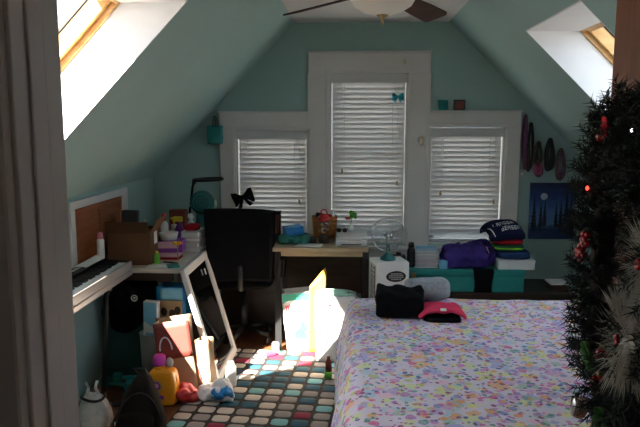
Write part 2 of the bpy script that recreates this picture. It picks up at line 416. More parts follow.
# skylights: white reveal lining, pine frame, sash, pane
def skylight(name, side, sk):
    root = sempty(name); f = zl if side == 'L' else zr; s = 1 if side == 'L' else -1
    y0, y1, xi, zb, xt, zt = sk; t = .006
    xob, xot = ox(zb, side), ox(zt, side)
    quad = [(xi, f(xi)), (xob, zb), (xot, zt), (xt, f(xt))]
    mb = MB()
    mb.prism(quad, 'y', y1-t, y1-.0004, M['reveal']); mb.prism(quad, 'y', y0+.0004, y0+t, M['reveal'])
    mb.prism([(xt, zt-.0005), (xot, zt-.0005), (xot, zt-t), (xt-s*.004, zt-t)], 'y', y0+t, y1-t, M['reveal'])
    mb.prism([(xi, zb+.0005), (xob, zb+.0005), (xob, zb+t), (xi, zb+t)], 'y', y0+t, y1-t, M['reveal'])
    mb.build('reveal', root)
    # frame lies in the outer roof plane; local axes: e along the slope (up), n out of the room
    e = Vector((xot-xob, 0, zt-zb)); ln = e.length; e.normalize()
    n = Vector((-e.z, 0, e.x)) if side == 'L' else Vector((e.z, 0, -e.x))
    ang = Matrix((( e.x, 0, n.x), (0, 1, 0), (e.z, 0, n.z))).to_4x4()
    base = Vector((xob, 0, zb))
    def bar(mb, a0, a1, y_0, y_1, n0, n1, m, bev=.003):
        tb = bmesh.new(); bmesh.ops.create_cube(tb, size=1); bmesh.ops.scale(tb, vec=(a1-a0, y_1-y_0, n1-n0), verts=tb.verts)
        bmesh.ops.bevel(tb, geom=tb.edges[:], offset=bev, segments=1, affect='EDGES')
        off = Matrix.Translation(((a0+a1)/2, (y_0+y_1)/2, (n0+n1)/2))
        mb.merge(tb, m, Matrix.Translation(base) @ ang @ off)
    def ring(mb, a0, a1, b0, b1, w, n0, n1, m):
        bar(mb, a0, a0+w, b0, b1, n0, n1, m); bar(mb, a1-w, a1, b0, b1, n0, n1, m)
        bar(mb, a0+w, a1-w, b0, b0+w, n0, n1, m); bar(mb, a0+w, a1-w, b1-w, b1, n0, n1, m)
    mb = MB(); ring(mb, .0, ln, y0+.001, y1-.001, .018, -.005, .06, M['pine']); mb.build('frame', root)
    mb = MB(); ring(mb, .022, ln-.022, y0+.023, y1-.023, .022, .018, .125, M['pine'])
    ring(mb, .019, ln-.019, y0+.020, y1-.020, .0025, .03, .055, M['black'])
    ring(mb, .0445, ln-.0445, y0+.0455, y1-.0455, .005, .085, .10, M['black'])
    sash = mb.build('sash', root)
    mb = MB(); bar(mb, .046, ln-.046, y0+.047, y1-.047, .101, .107, M['glass'], .001); mb.build('pane', sash)
    mb = MB(); bar(mb, ln-.062, ln-.0445, (y0+y1)/2-.2, (y0+y1)/2+.2, .03, .045, M['nickel']); mb.build('handle', sash)
    mb = MB(); ring(mb, -.08, ln+.08, y0-.08, y1+.08, .0795, .001, .12, M['roofing']); mb.build('flashing', root)
skylight('window_4', 'L', SKL); skylight('window_5', 'R', SKR)
# casing round the three gable windows
mb = MB(); y0, y1 = YB-.024, YB+.0; W = M['white']
def tb(x0, z0, x1, z1, d=.024, bev=.003): mb.bb((x0, YB-d, z0), (x1, YB-.0005, z1), W, bev=bev)
tb(-.996, .62, -.873, 1.525); tb(-.321, .62, -.154, 1.945); tb(.428, .62, .60, 1.945); tb(1.159, .62, 1.272, 1.545)
tb(-.996, 1.525, -.316, 1.656); tb(.595, 1.545, 1.272, 1.661); tb(-.316, 1.945, .595, 2.095)
for (a, b, c, d) in HOLES:            # stepped inner bead
    for q in ((a-.032, c, a-.012, d+.02), (b+.012, c, b+.032, d+.02), (a-.032, d+.012, b+.032, d+.032)):
        mb.bb((q[0], YB-.031, q[1]), (q[2], YB-.0235, q[3]), W, bev=.002)
for x0, x1, z in ((-1.002, -.316, 1.656), (.595, 1.278, 1.661), (-.322, .601, 2.095)):
    mb.bb((x0, YB-.045, z-.0005), (x1, YB-.0005, z+.012), W, bev=.003)
mb.build('trim_1', kind='structure')
MB().bb((-1.03, YB-.06, .615), (1.31, YB+.02, .64), W, bev=.004).bb((-.996, YB-.02, .53), (1.272, YB-.0005, .615), W, bev=.003).build('trim_2', kind='structure')
for i, (a, b, c, d) in enumerate(HOLES):
    root = sempty('window_%d' % (i+1))
    mb = MB()
    for q in ((a, c, a+.012, d), (b-.012, c, b, d), (a, d-.012, b, d), (a, c, b, c+.012)): mb.bb((q[0]+.0005, YB+.001, q[1]+.0005), (q[2]-.0005, YB+.139, q[3]-.0005), W)
    mb.build('jamb_lining', root)
    mb = MB(); mid = (c+d)/2
    for q in ((a+.013, c+.013, a+.055, d-.013), (b-.055, c+.013, b-.013, d-.013), (a+.013, d-.06, b-.013, d-.013), (a+.013, c+.013, b-.013, c+.065), (a+.013, mid-.02, b-.013, mid+.02)):
        mb.bb((q[0], YB+.085, q[1]), (q[2], YB+.12, q[3]), W, bev=.002)
    sh = mb.build('sash', root)
    MB().bb((a+.05, YB+.10, c+.06), (b-.05, YB+.104, d-.055), M['glass']).build('pane', sh)
# baseboards
MB().bb((XL, YB-.015, 0), (XR, YB-.0005, .12), W, bev=.003).build('baseboard_back', kind='structure')
MB().bb((XR-.015, YF+.1, 0), (XR-.0005, YB-.02, .12), W, bev=.003).build('baseboard_right', kind='structure')
MB().bb((XL+.0005, YF+.1, 0), (XL+.015, 3.30, .12), W, bev=.003).build('baseboard_left', kind='structure')
# louvred access door in the left knee wall
root = sempty('door_2'); mb = MB(); x0 = XL+.0005
for q in ((3.36, .60, 3.42, 1.10), (4.16, .60, 4.26, 1.10), (3.36, 1.10, 4.26, 1.145), (3.36, .54, 4.26, .60)): mb.bb((x0, q[0], q[1]), (x0+.022, q[2], q[3]), W, bev=.003)
mb.build('casing', root)
mb = MB()
for q in ((3.425, .605, 3.47, 1.095), (4.11, .605, 4.155, 1.095), (3.47, 1.055, 4.11, 1.095), (3.47, .605, 4.11, .66), (3.775, .66, 3.805, 1.055)): mb.bb((x0, q[0], q[1]), (x0+.016, q[2], q[3]), M['louver'], bev=.002)
mb.bb((x0, 3.47, .66), (x0+.003, 4.11, 1.055), M['louver'])
for k in range(16):
    z = .68+k*.0242
    for a, b in ((3.471, 3.774), (3.806, 4.109)): mb.box((x0+.009, (a+b)/2, z), (.004, b-a, .026), M['louver'], rot=(0, R(-22), 0))
mb.build('louvre_panel', root)
# door wall with doorway, casing and jamb
DX0, DX1, DZ = -.382, .552, 2.03
mb = MB()
for a, b in ((XL, XA), (XA, DX0-.03), (DX1+.03, XB), (XB, XR)): mb.prism([(a, 0), (b, 0), (b, gable(b)), (a, gable(a))], 'y', YF-.11, YF, M['teal'])
mb.prism([(DX0-.03, DZ+.03), (DX1+.03, DZ+.03), (DX1+.03, ZC), (DX0-.03, ZC)], 'y', YF-.11, YF, M['teal'])
mb.build('wall_front', kind='structure')
mb = MB()
for s, x in ((-1, DX0), (1, DX1)):
    mb.bb((x, YF-.12, 0), (x+s*.0295, YF+.008, DZ), W, bev=.003)                  # jamb
    mb.bb((x-s*.004, YF-.085, 0), (x-s*.0, YF-.045, DZ), W, bev=.003)             # stop
    mb.bb((x+s*.006, YF-.135, 0), (x+s*.095, YF-.1105, DZ+.09), W, bev=.005)      # hall casing
    mb.bb((x+s*.006, YF+.0005, 0), (x+s*.095, YF+.022, DZ+.09), W, bev=.005)      # room casing
mb.bb((DX0-.03, YF-.12, DZ), (DX1+.03, YF+.008, DZ+.029), W); mb.bb((DX0-.006, YF-.135, DZ+.0295), (DX1+.006, YF-.1105, DZ+.12), W)
mb.build('trim_3', kind='structure')
# hall behind the camera
MB().bb((-.95, -1.3, 0), (-.85, YF-.11, 2.4), M['ceil']).bb((.85, -1.3, 0), (.95, YF-.11, 2.4), M['ceil']).bb((-.95, -1.4, 0), (.95, -1.3, 2.4), M['ceil']).bb((-.95, -1.4, 2.4), (.95, YF-.11, 2.5), M['ceil']).bb((-.95, -1.4, -.12), (.95, .5, 0), M['floor']).build('wall_hall', kind='structure')
mb = MB(); mb.bb((.05, .95, ZC+.25), (.90, 1.85, 4.1), M['brick']).bb((.0, .90, 4.1), (.95, 1.90, 4.2), M['roofing'])  # chimney-shaped block added out of view to keep sun off the right skylight
for x in (.26, .69): mb.lathe([(.10, 4.2), (.12, 4.2), (.10, 4.5), (.085, 4.5)], M['brick'], (x, 1.4, 0), 20)
mb.build('added_sun_blocker', kind='structure')
MB().bb((-60, -60, -5.2), (60, 60, -5), M['ground']).build('ground', kind='structure')

# ------------------------------------------------------------------ the open door, its knob, the wreath
TH = R(7.6); DP = (DX1-.012, YF+.012)
droot = sempty('door_1', (DP[0], DP[1], 0), 0); droot.rotation_euler = (0, 0, pi/2-TH)      # local x runs from hinge to latch edge, local +y faces the doorway
mb = MB(); DW = M['doorwood']
mb.bb((0, -.035, .012), (.80, 0, 2.0), DW, bev=.002)
mb.build('slab', droot)
for s in (1, -1):
    MB().lathe([(.0, 0), (.032, 0), (.032, .006), (.014, .012), (.012, .03), (.024, .036), (.031, .048), (.031, .058), (.024, .068), (0, .071)], M['nickel'], (.728, 0 if s > 0 else -.035, .845), rot=(-s*pi/2, 0, 0)).build('knob', droot)
MB().bb((.8005, -.03, .80), (.803, -.005, .95), M['brass']).build('latch_plate', droot)
for z in (.25, 1.0, 1.75): MB().tube([(-.006, .004, z), (-.006, .004, z+.09)], .006, M['brass']).build('hinge', droot)

def wreath():
    c = cos(pi/2-TH); sn = sin(pi/2-TH)
    WX, WZ = .365, 1.295
    w = thing('christmas_wreath', 'dark green fir wreath with red berries and white flower hanging on open wooden door', 'wreath',
              (DP[0]+c*WX, DP[1]+sn*WX, WZ-.37), pi/2-TH)
    rnd = random.Random(3); Rr, rr = .245, .052
    CZ = .37
    def ctr(a): return Vector((Rr*.93*cos(a), .055, CZ+Rr*1.02*sin(a)))
    nb = MB(); sb = MB()
    sb.tube([ctr(2*pi*i/40) for i in range(40)], .02, M['stem'], 6, closed=True)
    t = bmesh.new()
    for i in range(1300):
        a = rnd.uniform(0, 2*pi); rad = Vector((cos(a), 0, sin(a))); ph = rnd.uniform(-.55*pi, 1.15*pi)
        o = rad*cos(ph)+Vector((0, 1, 0))*sin(ph)
        if o.y < -.25: o.y = -.25
        d = (o+Vector((-sin(a), 0, cos(a)))*rnd.uniform(.2, .9)+Vector((rnd.uniform(-.3, .3), rnd.uniform(-.15, .3), rnd.uniform(-.3, .3)))).normalized()
        p0 = ctr(a)+o*.022; ln = rnd.uniform(.05, .09)
        p1 = p0+d*ln
        if p1.y < .012 or p1.y > .13: continue
        sb.tube([p0, p1], [.0022, .0012], M['stem'], 4)
        u = d.orthogonal().normalized(); v = d.cross(u)
        for k in range(26):
            f = .1+.9*k/25; b = p0+d*ln*f; an = k*2.4+rnd.uniform(-.3, .3)
            nd = ((u*cos(an)+v*sin(an))*.85+d*.6).normalized(); L_ = rnd.uniform(.018, .028)
            e = b+nd*L_
            if e.y < .004: continue
            sd = nd.cross(d).normalized()*.0016; up = nd.cross(sd).normalized()*.0012
            A = [t.verts.new(b+sd), t.verts.new(b-sd*.5+up), t.verts.new(b-sd*.5-up)]; E = t.verts.new(e)
            for q in range(3): t.faces.new((A[q], A[(q+1) % 3], E))
    nb.merge(t, M['needle']); nb.build('fir_needles', w); sb.build('stems', w)
    def at(sx, z, y): return Vector((sx-WX, y, z-WZ+CZ))
    # white silk poinsettias on the side towards the doorway
    for (sx, zz, y, R0, lab) in ((.165, 1.205, .105, .085, 'lower white feathery silk flower'), (.10, 1.345, .10, .06, 'upper white feathery silk flower')):
        mb = MB(); cc = at(sx, zz, y)
        for ringk, (cnt, LL, tilt) in enumerate(((9, R0, .12), (7, R0*.75, .45))):
            for k in range(cnt):
                an = 2*pi*k/cnt+ringk*.3; dr = Vector((cos(an), tilt, sin(an))).normalized(); sd = dr.cross(Vector((0, 1, 0))).normalized()
                def fn(u_, v_, dr=dr, sd=sd, LL=LL): return cc+dr*LL*u_+sd*LL*.30*(v_*2-1)*sin(pi*min(1, .08+u_*.92))*1.0+Vector((0, -.02*u_*u_-.012*abs(v_*2-1), 0))
                mb.sheet(fn, 8, 4, M['snow'], .002)
        t = bmesh.new()
        for k in range(700):                     # feathery fringe
            an = rnd.uniform(0, 2*pi); dr = Vector((cos(an), rnd.uniform(-.1, .5), sin(an))).normalized(); b = cc+dr*rnd.uniform(.02, R0*.9); e = b+(dr+Vector((rnd.uniform(-.4, .4), 0, rnd.uniform(-.4, .4)))).normalized()*.03
            sd = dr.orthogonal().normalized()*.0012; A = [t.verts.new(b+sd), t.verts.new(b-sd), t.verts.new(b+dr.cross(sd))]; E = t.verts.new(e)
            for q in range(3): t.faces.new((A[q], A[(q+1) % 3], E))
        mb.merge(t, M['snow'])
        fl = mb.build('silk_poinsettia', w); fl['label'] = lab
        m2 = MB()
        for k in range(7): m2.ball(cc+Vector((.006*cos(k*.9), .020, .006*sin(k*.9))), .0038, M['berry'], 8)
        m2.build('flower_centre', fl)
    for sx, zz, y, s in ((.33, 1.062, .105, .019), (.35, 1.115, .10, .014), (.48, 1.53, .09, .014)):
        mb = MB(); p = at(sx, zz, y); mb.ball(p, s, M['berry'], 14); mb.lathe([(s*.35, 0), (s*.35, s*.35), (0, s*.4)], M['brass'], p+Vector((0, 0, s*.9)), 10)
        mb.build('red_bauble', w)
    for sx, zz, y in ((.525, 1.285, .105), (.575, 1.265, .10), (.50, 1.315, .105)):
        mb = MB(); c0 = at(sx, zz, y)
        for k in range(7):
            o = Vector((.011*cos(k*1.05), .006*(k % 2), .011*sin(k*1.05))) if k < 6 else Vector((0, .008, 0)); mb.ball(c0+o, .0065, M['berry'], 8)
        mb.build('berry_cluster', w)
    for sx, zz, y, rz in ((.385, 1.085, .105, .3), (.27, 1.00, .10, 1.2), (.31, .985, .10, -.5)):
        mb = MB(); cc = at(sx, zz, y); dr = Vector((cos(rz)*.2, .25, 1 if rz > 0 else -1)).normalized(); sd = Vector((cos(rz), .3, -.2)).normalized()
        mb.sheet(lambda u, v: cc+dr*.06*(u-.3)+sd*.016*(v*2-1)*(sin(pi*min(1, u*.95+.03))**.7+.16*sin(u*22)*abs(v*2-1))+Vector((0, .012*abs(v*2-1), 0)), 24, 6, M['holly'], .0016)
        mb.build('holly_leaf', w)
    for nm, mm, sx, zz, y in (('red_light', 'redlamp', .476, 1.425, .115), ('white_light', 'whitelamp', .19, 1.545, .115)):
        p = at(sx, zz, y); mb = MB()
        mb.ball(p, (.0032, .0032, .0048 if nm == 'red_light' else .0032), M[mm], 10); mb.tube([p+Vector((0, 0, -.0045)), p+Vector((0, -.06, -.03))], .0025, M['stem'], 6)
        mb.build(nm, w)
    # ribbon flower up near the top
    mb = MB(); cc = at(.34, 1.548, .115)
    for k in range(6):
        an = 2*pi*k/6; dr = Vector((cos(an), .35, sin(an))).normalized(); sd = dr.cross(Vector((0, 1, 0))).normalized()
        mb.sheet(lambda u, v: cc+dr*.026*u+sd*.014*(v*2-1)*sin(pi*min(1, .1+u*.9)), 6, 4, M['redf'], .0016)
    mb.build('red_ribbon_flower', w)
    # hanger over the door top
    MB().bb((-.012, .0085, .37+.27), (.012, .0105, 2.0-WZ+.37+.002), M['brass']).bb((-.012, -.0385, 2.0-WZ+.37+.0015), (.012, .0105, 2.0-WZ+.37+.004), M['brass']).build('door_hanger', w)
wreath()

# ------------------------------------------------------------------ ceiling fan
f = thing('ceiling_fan', 'dark four-bladed ceiling fan with a frosted bowl light on flat white ceiling', 'ceiling fan', (.152, 3.2, 1.864))
z = -1.9
MB().lathe([(0, 2.3535), (.075, 2.3535), (.075, 2.335), (.05, 2.318), (.11, 2.31), (.125, 2.285), (.125, 2.235), (.09, 2.21), (.075, 2.205), (0, 2.205)], M['brass'], (0, 0, z)).build('motor_housing', f)
MB().lathe([(.0, 2.12), (.05, 2.124), (.10, 2.140), (.14, 2.165), (.158, 2.195), (.16, 2.2045), (.14, 2.2048), (0, 2.2048)], M['bowl'], (0, 0, z), 36).build('glass_bowl', f)
MB().lathe([(0, 2.072), (.005, 2.077), (.007, 2.092), (.006, 2.103), (.014, 2.109), (.026, 2.115), (.029, 2.121), (.02, 2.1245), (0, 2.1248)], M['brass'], (0, 0, z)).build('finial', f)
for k, a in enumerate((56, 146, 236, 326)):
    mb = MB(); ca, sa = cos(R(a)), sin(R(a)); pit = R(14)
    poly = [(.20, -.045), (.24, -.055), (.40, -.066), (.56, -.070), (.585, -.054), (.585, .054), (.56, .070), (.40, .066), (.24, .055), (.20, .045)]
    tm = MB(); tm.prism(poly, 'z', -.004, .004, M['fanwood'])
    mb.merge(tm.bm, M['fanwood'], Matrix.Translation((0, 0, 2.236+z)) @ Matrix.Rotation(R(a), 4, 'Z') @ Matrix.Rotation(R(5), 4, 'Y') @ Matrix.Rotation(-pit, 4, 'X'))
    b = mb.build('blade', f)
    mb = MB(); tm = MB(); tm.bb((.10, -.02, .005), (.23, .02, .010), M['brass'], bev=.001).bb((.19, -.035, .005), (.235, .035, .009), M['brass'], bev=.001)
    mb.merge(tm.bm, M['brass'], Matrix.Translation((0, 0, 2.236+z)) @ Matrix.Rotation(R(a), 4, 'Z') @ Matrix.Rotation(R(5), 4, 'Y') @ Matrix.Rotation(-pit, 4, 'X')); mb.build('blade_iron', b)
MB().tube([(.07, -.05, 2.207+z), (.075, -.055, 2.15+z), (.0755, -.056, 2.145+z)], .0012, M['brass'], 5).build('pull_chain', f)

# ------------------------------------------------------------------ window blinds
def blind(h, label):
    a, b, c, d = h; cx = (a+b)/2; wd = b-a-.03
    r = thing('window_blind', label, 'window blind', (cx, YB+.035, c), 0, 'white slatted blinds in the gable windows')
    hh = d-c
    MB().bb((-wd/2, -.032, hh-.058), (wd/2, .018, hh-.0121), M['slat'], bev=.001).build('headrail', r)
    MB().bb((-wd/2-.006, -.040, hh-.068), (wd/2+.006, -.0325, hh-.0005), M['slat'], bev=.001).build('valance', r)
    mb = MB(); zt = hh-.088; k = 0
    while zt-k*.0375 > .055:
        z = zt-k*.0375; T = R(62); pr = []
        for j in range(7):
            u = (j/6-.5)*.06; pr.append((u, .0035*(1-(j/3-1)**2)))
        low = [(u, w-.0028) for u, w in pr][::-1]
        poly = [((u*cos(T)-w*sin(T)), z+(-u*sin(T)+w*cos(T))*-1*-1) for u, w in pr+low]
        mb.prism(poly, 'x', -wd/2+.004, wd/2-.004, M['slat']); k += 1
    mb.build('slats', r)
    MB().bb((-wd/2+.004, -.025, .018), (wd/2-.004, .022, .034), M['slat'], bev=.003).build('bottom_rail', r)
    mb = MB()
    for x in (-wd*.33, wd*.33):
        for y in (-.027, .026): mb.tube([(x, y, hh-.06), (x, y, .03)], .0009, M['whitep'], 4)
    mb.build('ladder_cords', r)
    for (x, zl_) in ((wd*.40, hh*.35), (-wd*.36, hh*.42)):
        mb = MB(); mb.tube([(x, -.044, hh-.06), (x, -.044, zl_+.03)], .0011, M['whitep'], 4)
        pc = mb.build('pull_cord', r)
        MB().lathe([(.003, .034), (.006, .024), (.009, .006), (.008, 0), (0, -.001)], M['tassel'], (x, -.044, zl_), 12).build('tassel', pc)
blind(HOLES[0], 'white slatted blind in the left window, behind the black office chair')
blind(HOLES[1], 'tallest white slatted blind, in the centre window with a turquoise bow on it')
blind(HOLES[2], 'white slatted blind in the right window above the books and clothes')
def bow(name, label, loc, s, m, rot):
    r = thing(name, label, 'bow', loc, 0, None, rot)
    for sg in (-1, 1):
        MB().sheet(lambda u, v: (sg*s*(.10+.75*u), -.02*s-.30*s*sin(pi*u)*sin(pi*v), s*(v-.5)*(.35+1.05*u-.15*u*u)+.10*s*sin(u*7+v*4)*u), 8, 8, m, .003).build('loop', r)
        MB().sheet(lambda u, v: (sg*s*(.05+.42*u+.16*(v-.5)*(1+u)), -.05*s-.06*s*sin(u*4), -s*.12-s*.72*u+s*.10*v), 6, 4, m, .003).build('tail', r)
    MB().soft((0, -.09*s, 0), (.24*s, .2*s, .34*s), m, amp=.006, cuts=4).build('knot', r)
    return r
bow('hair_bow', 'large black fabric bow clipped to the left window blind', (-.825, YB-.022, 1.015), .098, M['blackf'], (0, R(-18), 0))
bow('hair_bow', 'small turquoise bow near the top right of the centre blind', (.355, YB-.022, 1.775), .05, M['cyan'], (0, 0, 0))
# cord cleats on the casing
for lab, x, z_ in (('cream oval cord cleat on the casing right of the centre window', .535, 1.452), ('small beige cord cleat on the head casing above the centre window', .40, 2.03)):
    r = thing('cord_cleat', lab, 'cord cleat', (x, YB-.031 if z_ < 2 else YB-.024, z_)); s_ = 1 if z_ < 2 else .55
    MB().lathe([(0, 0), (.022*s_, 0), (.022*s_, .006), (.014*s_, .010), (0, .011)], M['cream'], n=20, rot=(pi/2, 0, 0), sy=1.4).build('back_plate', r)
    MB().tube([(0, -.010, -.02*s_), (0, -.022, -.012*s_), (0, -.022, .012*s_), (0, -.010, .02*s_)], .004*s_, M['cream']).build('hook', r)
# wall switch by the right casing
r = thing('wall_switch', 'small grey switch plate on the teal wall just right of the right window', 'switch', (1.292, YB-.001, 1.20)); MB().bb((-.018, -.008, -.035), (.022, 0, .035), M['palegrey'], bev=.002).build('plate', r); MB().bb((-.005, -.016, -.010), (.008, -.0075, .010), M['whitep'], bev=.001).build('toggle', r)

# ------------------------------------------------------------------ bed
BX0, BX1, BY0, BY1, BT = -.02, 1.50, 1.74, 3.53, .603
bed = thing('bed', 'wide bed under a floral patterned duvet, in front of the windows', 'bed', (BX0, BY0, 0))
BW, BL = BX1-BX0, BY1-BY0
MB().bb((.06, .05, .27), (BW-.02, BL-.05, .52), M['matt'], bev=.05).build('mattress', bed)
MB().bb((.08, .07, .10), (BW-.04, BL-.07, .265), M['darkwood'], bev=.01).build('bed_base', bed)
for x in (.14, BW-.10):
    for y in (.13, BL-.13): MB().bb((x-.03, y-.03, 0), (x+.03, y+.03, .0995), M['darkwood'], bev=.004).build('leg', bed)
def duvet(u, v):
    dr = .50
    a = -dr+u*(BW+dr+.30); b = -dr+v*(BL+2*dr)
    def fold(t, hi):      # horizontal position and drop, radius .1 shoulder
        r_ = .085
        if t < r_:
            s = r_-t
            if s < r_*pi/2: th = s/r_; return r_-r_*sin(th), r_*(1-cos(th))
            return -.012*min(1, (s-r_*pi/2)/.2)*1.5, r_+(s-r_*pi/2)
        if t > hi-r_:
            s = t-(hi-r_)
            if s < r_*pi/2: th = s/r_; return hi-r_+r_*sin(th), r_*(1-cos(th))
            return hi+.018*min(1, (s-r_*pi/2)/.2), r_+(s-r_*pi/2)
        return t, 0
    x, dx = fold(a, BW); y, dy = fold(b, BL)
    z = BT-max(dx, dy)-.25*min(dx, dy)
    if dx > .1 and dy > .1:
        q = min(dx, dy)-.1; x += (.05 if x > BW/2 else -.05)*min(1, q*4)*.4; y += (.05 if y > BL/2 else -.05)*min(1, q*4)*.4
    p = Vector((x*3.1, y*3.1, z*2.3)); n1 = noise.noise(p)*.5+noise.noise(p*2.7)*.28+noise.noise(p*6)*.10
    top = 1 if max(dx, dy) < .02 else .35
    z += .016*n1*top+.004*top
    if dx > .08: x -= .026*noise.noise(Vector((1, y*5.5, z*1.2)))+.02*sin(min(1, (dx-.08)/.35)*pi)*(1 if x < BW/2 else -1)*.9
    if dy > .08: y += .02*noise.noise(Vector((x*6, 2, z)))
    z = max(z, .055+.01*n1)
    return (x, y, z)
MB().sheet(duvet, 110, 130, M['duvet'], .012).build('floral_duvet', bed)

# folded clothes on the bed
tag(MB().soft((.255, 3.16, .681), (.235, .21, .125), M['blackf'], rot=(0, 0, R(-4)), k=12, amp=.010, freq=16, cuts=18, seed=4, fn=lambda w: (w.x, w.y, w.z*(1-.10*(w.x+.12)/.24)+.007*sin(w.x*55+w.y*20)*(w.z > .03)-.012*noise.noise(Vector((w.z*60, 2, 5)))*0)).build('folded_trousers'), 'pile of folded black trousers on the left end of the floral bed', 'clothing')
tag(MB().soft((.455, 3.07, .622), (.18, .15, .034), M['blackf'], k=4, amp=.004, cuts=10, seed=9).build('folded_shorts'), 'flat folded black shorts lying under the coral pink shirt on the bed', 'clothing')
r = tag(MB().sheet(lambda u, v: (.452+.112*(u*2-1)*(1-.08*v), 3.02+.18*v, .645+.035*(1-(u*2-1)**4)*(1-.3*v)*(.6+.4*sin(pi*min(1, .25+v)))+.010*noise.noise(Vector((u*5, v*4, 2)))-.012*(1-v)**3), 24, 16, M['pinkf'], .012).build('folded_shirt'), 'bright coral pink shirt folded on top of black shorts on the bed', 'clothing')
MB().box((.455, 3.026, .675), (.028, .004, .014), M['paper'], rot=(R(-50), 0, 0)).build('neck_label', r)['label'] = 'small white label'
tag(MB().soft((.415, 3.385, .684), (.235, .20, .125), M['greyf'], rot=(R(-14), 0, R(8)), k=4, amp=.012, freq=9, cuts=12, seed=21).build('folded_sweatshirt'), 'folded heather grey sweatshirt behind the coral pink shirt on the bed', 'clothing')

# ------------------------------------------------------------------ rug
rg = MB().box((.475, -1.1, .007), (.95, 2.2, .013), M['rug'], bev=.004).build('area_rug', loc=(-.845, 4.30, .0005), rot=(0, 0, R(-5.2)))
tag(rg, 'area rug of rounded cream, aqua, grey, navy and crimson squares beside the bed', 'rug')

# ------------------------------------------------------------------ desk under the windows
d = thing('desk', 'light wood topped desk with black legs under the centre window', 'desk', (-.19, 4.535, 0))
MB().bb((-.335, -.285, .712), (.32, .285, .74), M['deskwood'], bev=.004).build('desktop', d)
for sx in (-1, 1):
    for sy in (-1, 1):
        MB().bb((sx*.30-.02, sy*.25-.02, 0), (sx*.30+.02, sy*.25+.02, .7115), M['black'], bev=.003).build('leg', d)
MB().bb((-.279, .21, .30), (.279, .226, .7115), M['darkwood'], bev=.002).build('modesty_panel', d)
MB().bb((-.279, -.24, .672), (.279, -.222, .7115), M['deskwood'], bev=.002).build('front_apron', d)
DZT = .7405
# things on the desk
tag(MB().sheet(lambda u, v: (-.37+.17*u+.02*v, 4.27+.11*v, DZT+.004+.002*sin(u*5)), 8, 5, M['paper'], .004).build('paper_sheets'), 'loose white papers at the front edge of the desk, below the blue box', 'paper')
tag(MB().soft((-.39, 4.45, DZT+.03), (.23, .22, .058), M['towel'], k=3.5, amp=.02, cuts=9, seed=2).build('folded_towel'), 'crumpled green and teal cloth under the blue tissue box on the desk', 'towel')
r = thing('tissue_box', 'bright blue tissue box on top of the teal cloth on the desk', 'box', (-.395, 4.45, .802), R(18), None, (R(3), R(-7), R(18)))
MB().bb((-.065, -.055, 0), (.065, .055, .055), M['blue'], bev=.004).build('carton', r); MB().lathe([(0, .0553), (.03, .0553), (.03, .0562), (0, .0562)], M['ltblue'], n=20, sy=.5).build('opening', r)
cab = thing('shade_cupboard', 'narrow dark wooden cupboard added for the shade behind the office chair', 'shade_cupboard', (-.765, 4.832, 0))  # cupboard added to darken the shaded wall behind the chair
MB().bb((-.23, -.05, .04), (.23, .048, .715), M['darkwood'], bev=.002).bb((-.21, -.035, 0), (.21, .04, .0395), M['black']).build('body', cab)
MB().bb((-.235, -.055, .7155), (.235, .05, .735), M['darkwood'], bev=.003).build('top', cab)
for sx in (-1, 1):
    dd = MB().bb((sx*.1145-.110, -.060, .06), (sx*.1145+.110, -.0505, .70), M['darkwood'], bev=.002).build('door', cab); MB().ball((sx*.025, -.066, .42), .008, M['black'], 10).build('knob', dd)
OX, OY, OZ = -.580, 4.836, .7355
r = thing('desk_organizer', 'black desk organizer holding maroon folders just right of the office chair', 'organizer', (OX, OY, OZ))
MB().bb((-.050, -.045, 0), (.050, .045, .01), M['black']).bb((-.050, .037, .01), (.050, .045, .165), M['black']).bb((-.050, -.045, .01), (-.042, .037, .165), M['black']).bb((.042, -.045, .01), (.050, .037, .165), M['black']).bb((-.055, -.048, .1655), (.055, .046, .176), M['black'], bev=.002).build('rack', r)
for k, (x, m) in enumerate(((-.030, 'maroon'), (-.010, 'maroon'), (.010, 'kraft'), (.030, 'maroon'))):
    tag(MB().bb((x-.008, -.044, .0105), (x+.008, .034, .145+.005*(k % 2)), M[m], bev=.001).build('folder', loc=(OX, OY, OZ)), ['leftmost maroon folder in the black desk organizer', 'second maroon folder from the left in the black organizer', 'brown folder between maroon folders in the black organizer', 'rightmost maroon folder in the black desk organizer'][k], 'folder', 'folders in the desk organizer')
r = thing('wicker_basket', 'orange wicker basket on the desk behind the red-topped jar', 'basket', (-.185, 4.68, DZT))
mb = MB(); mb.lathe([(0, 0), (.078, 0), (.092, .15), (.095, .158), (.09, .162), (.086, .155), (.072, .008), (0, .008)], M['basket'], n=28)
for k in range(9): mb.tube([((.079+.013*k/9)*cos(2*pi*j/28), (.079+.013*k/9)*sin(2*pi*j/28), .012+k*.016) for j in range(28)], .005, M['basket'], 5, closed=True)
mb.build('woven_body', r)
tag(MB().soft((-.16, 4.68, .86), (.06, .06, .10), M['redf'], amp=.006, cuts=6).build('cloth_roll'), 'dark red cloth roll sticking out of the orange basket', 'cloth')
tag(MB().box((-.232, 4.70, .845), (.05, .05, .15), M['black'], rot=(0, R(6), 0), bev=.004).build('notebook'), 'black notebook standing in the left of the orange basket', 'notebook')
tag(MB().lathe([(0, 0), (.014, 0), (.014, .15), (.010, .165), (.010, .185), (0, .186)], M['whitep'], (-.128, 4.72, DZT+.012), 14).build('glue_bottle'), 'thin white bottle standing at the right of the orange basket', 'bottle')
r = thing('candy_jar', 'clear jar with red domed lid and loop handle in front of orange basket', 'jar', (-.182, 4.45, DZT))
MB().lathe([(0, 0), (.036, 0), (.036, .05), (.03, .06), (0, .06)], M['darkwood'], n=24).build('base', r)
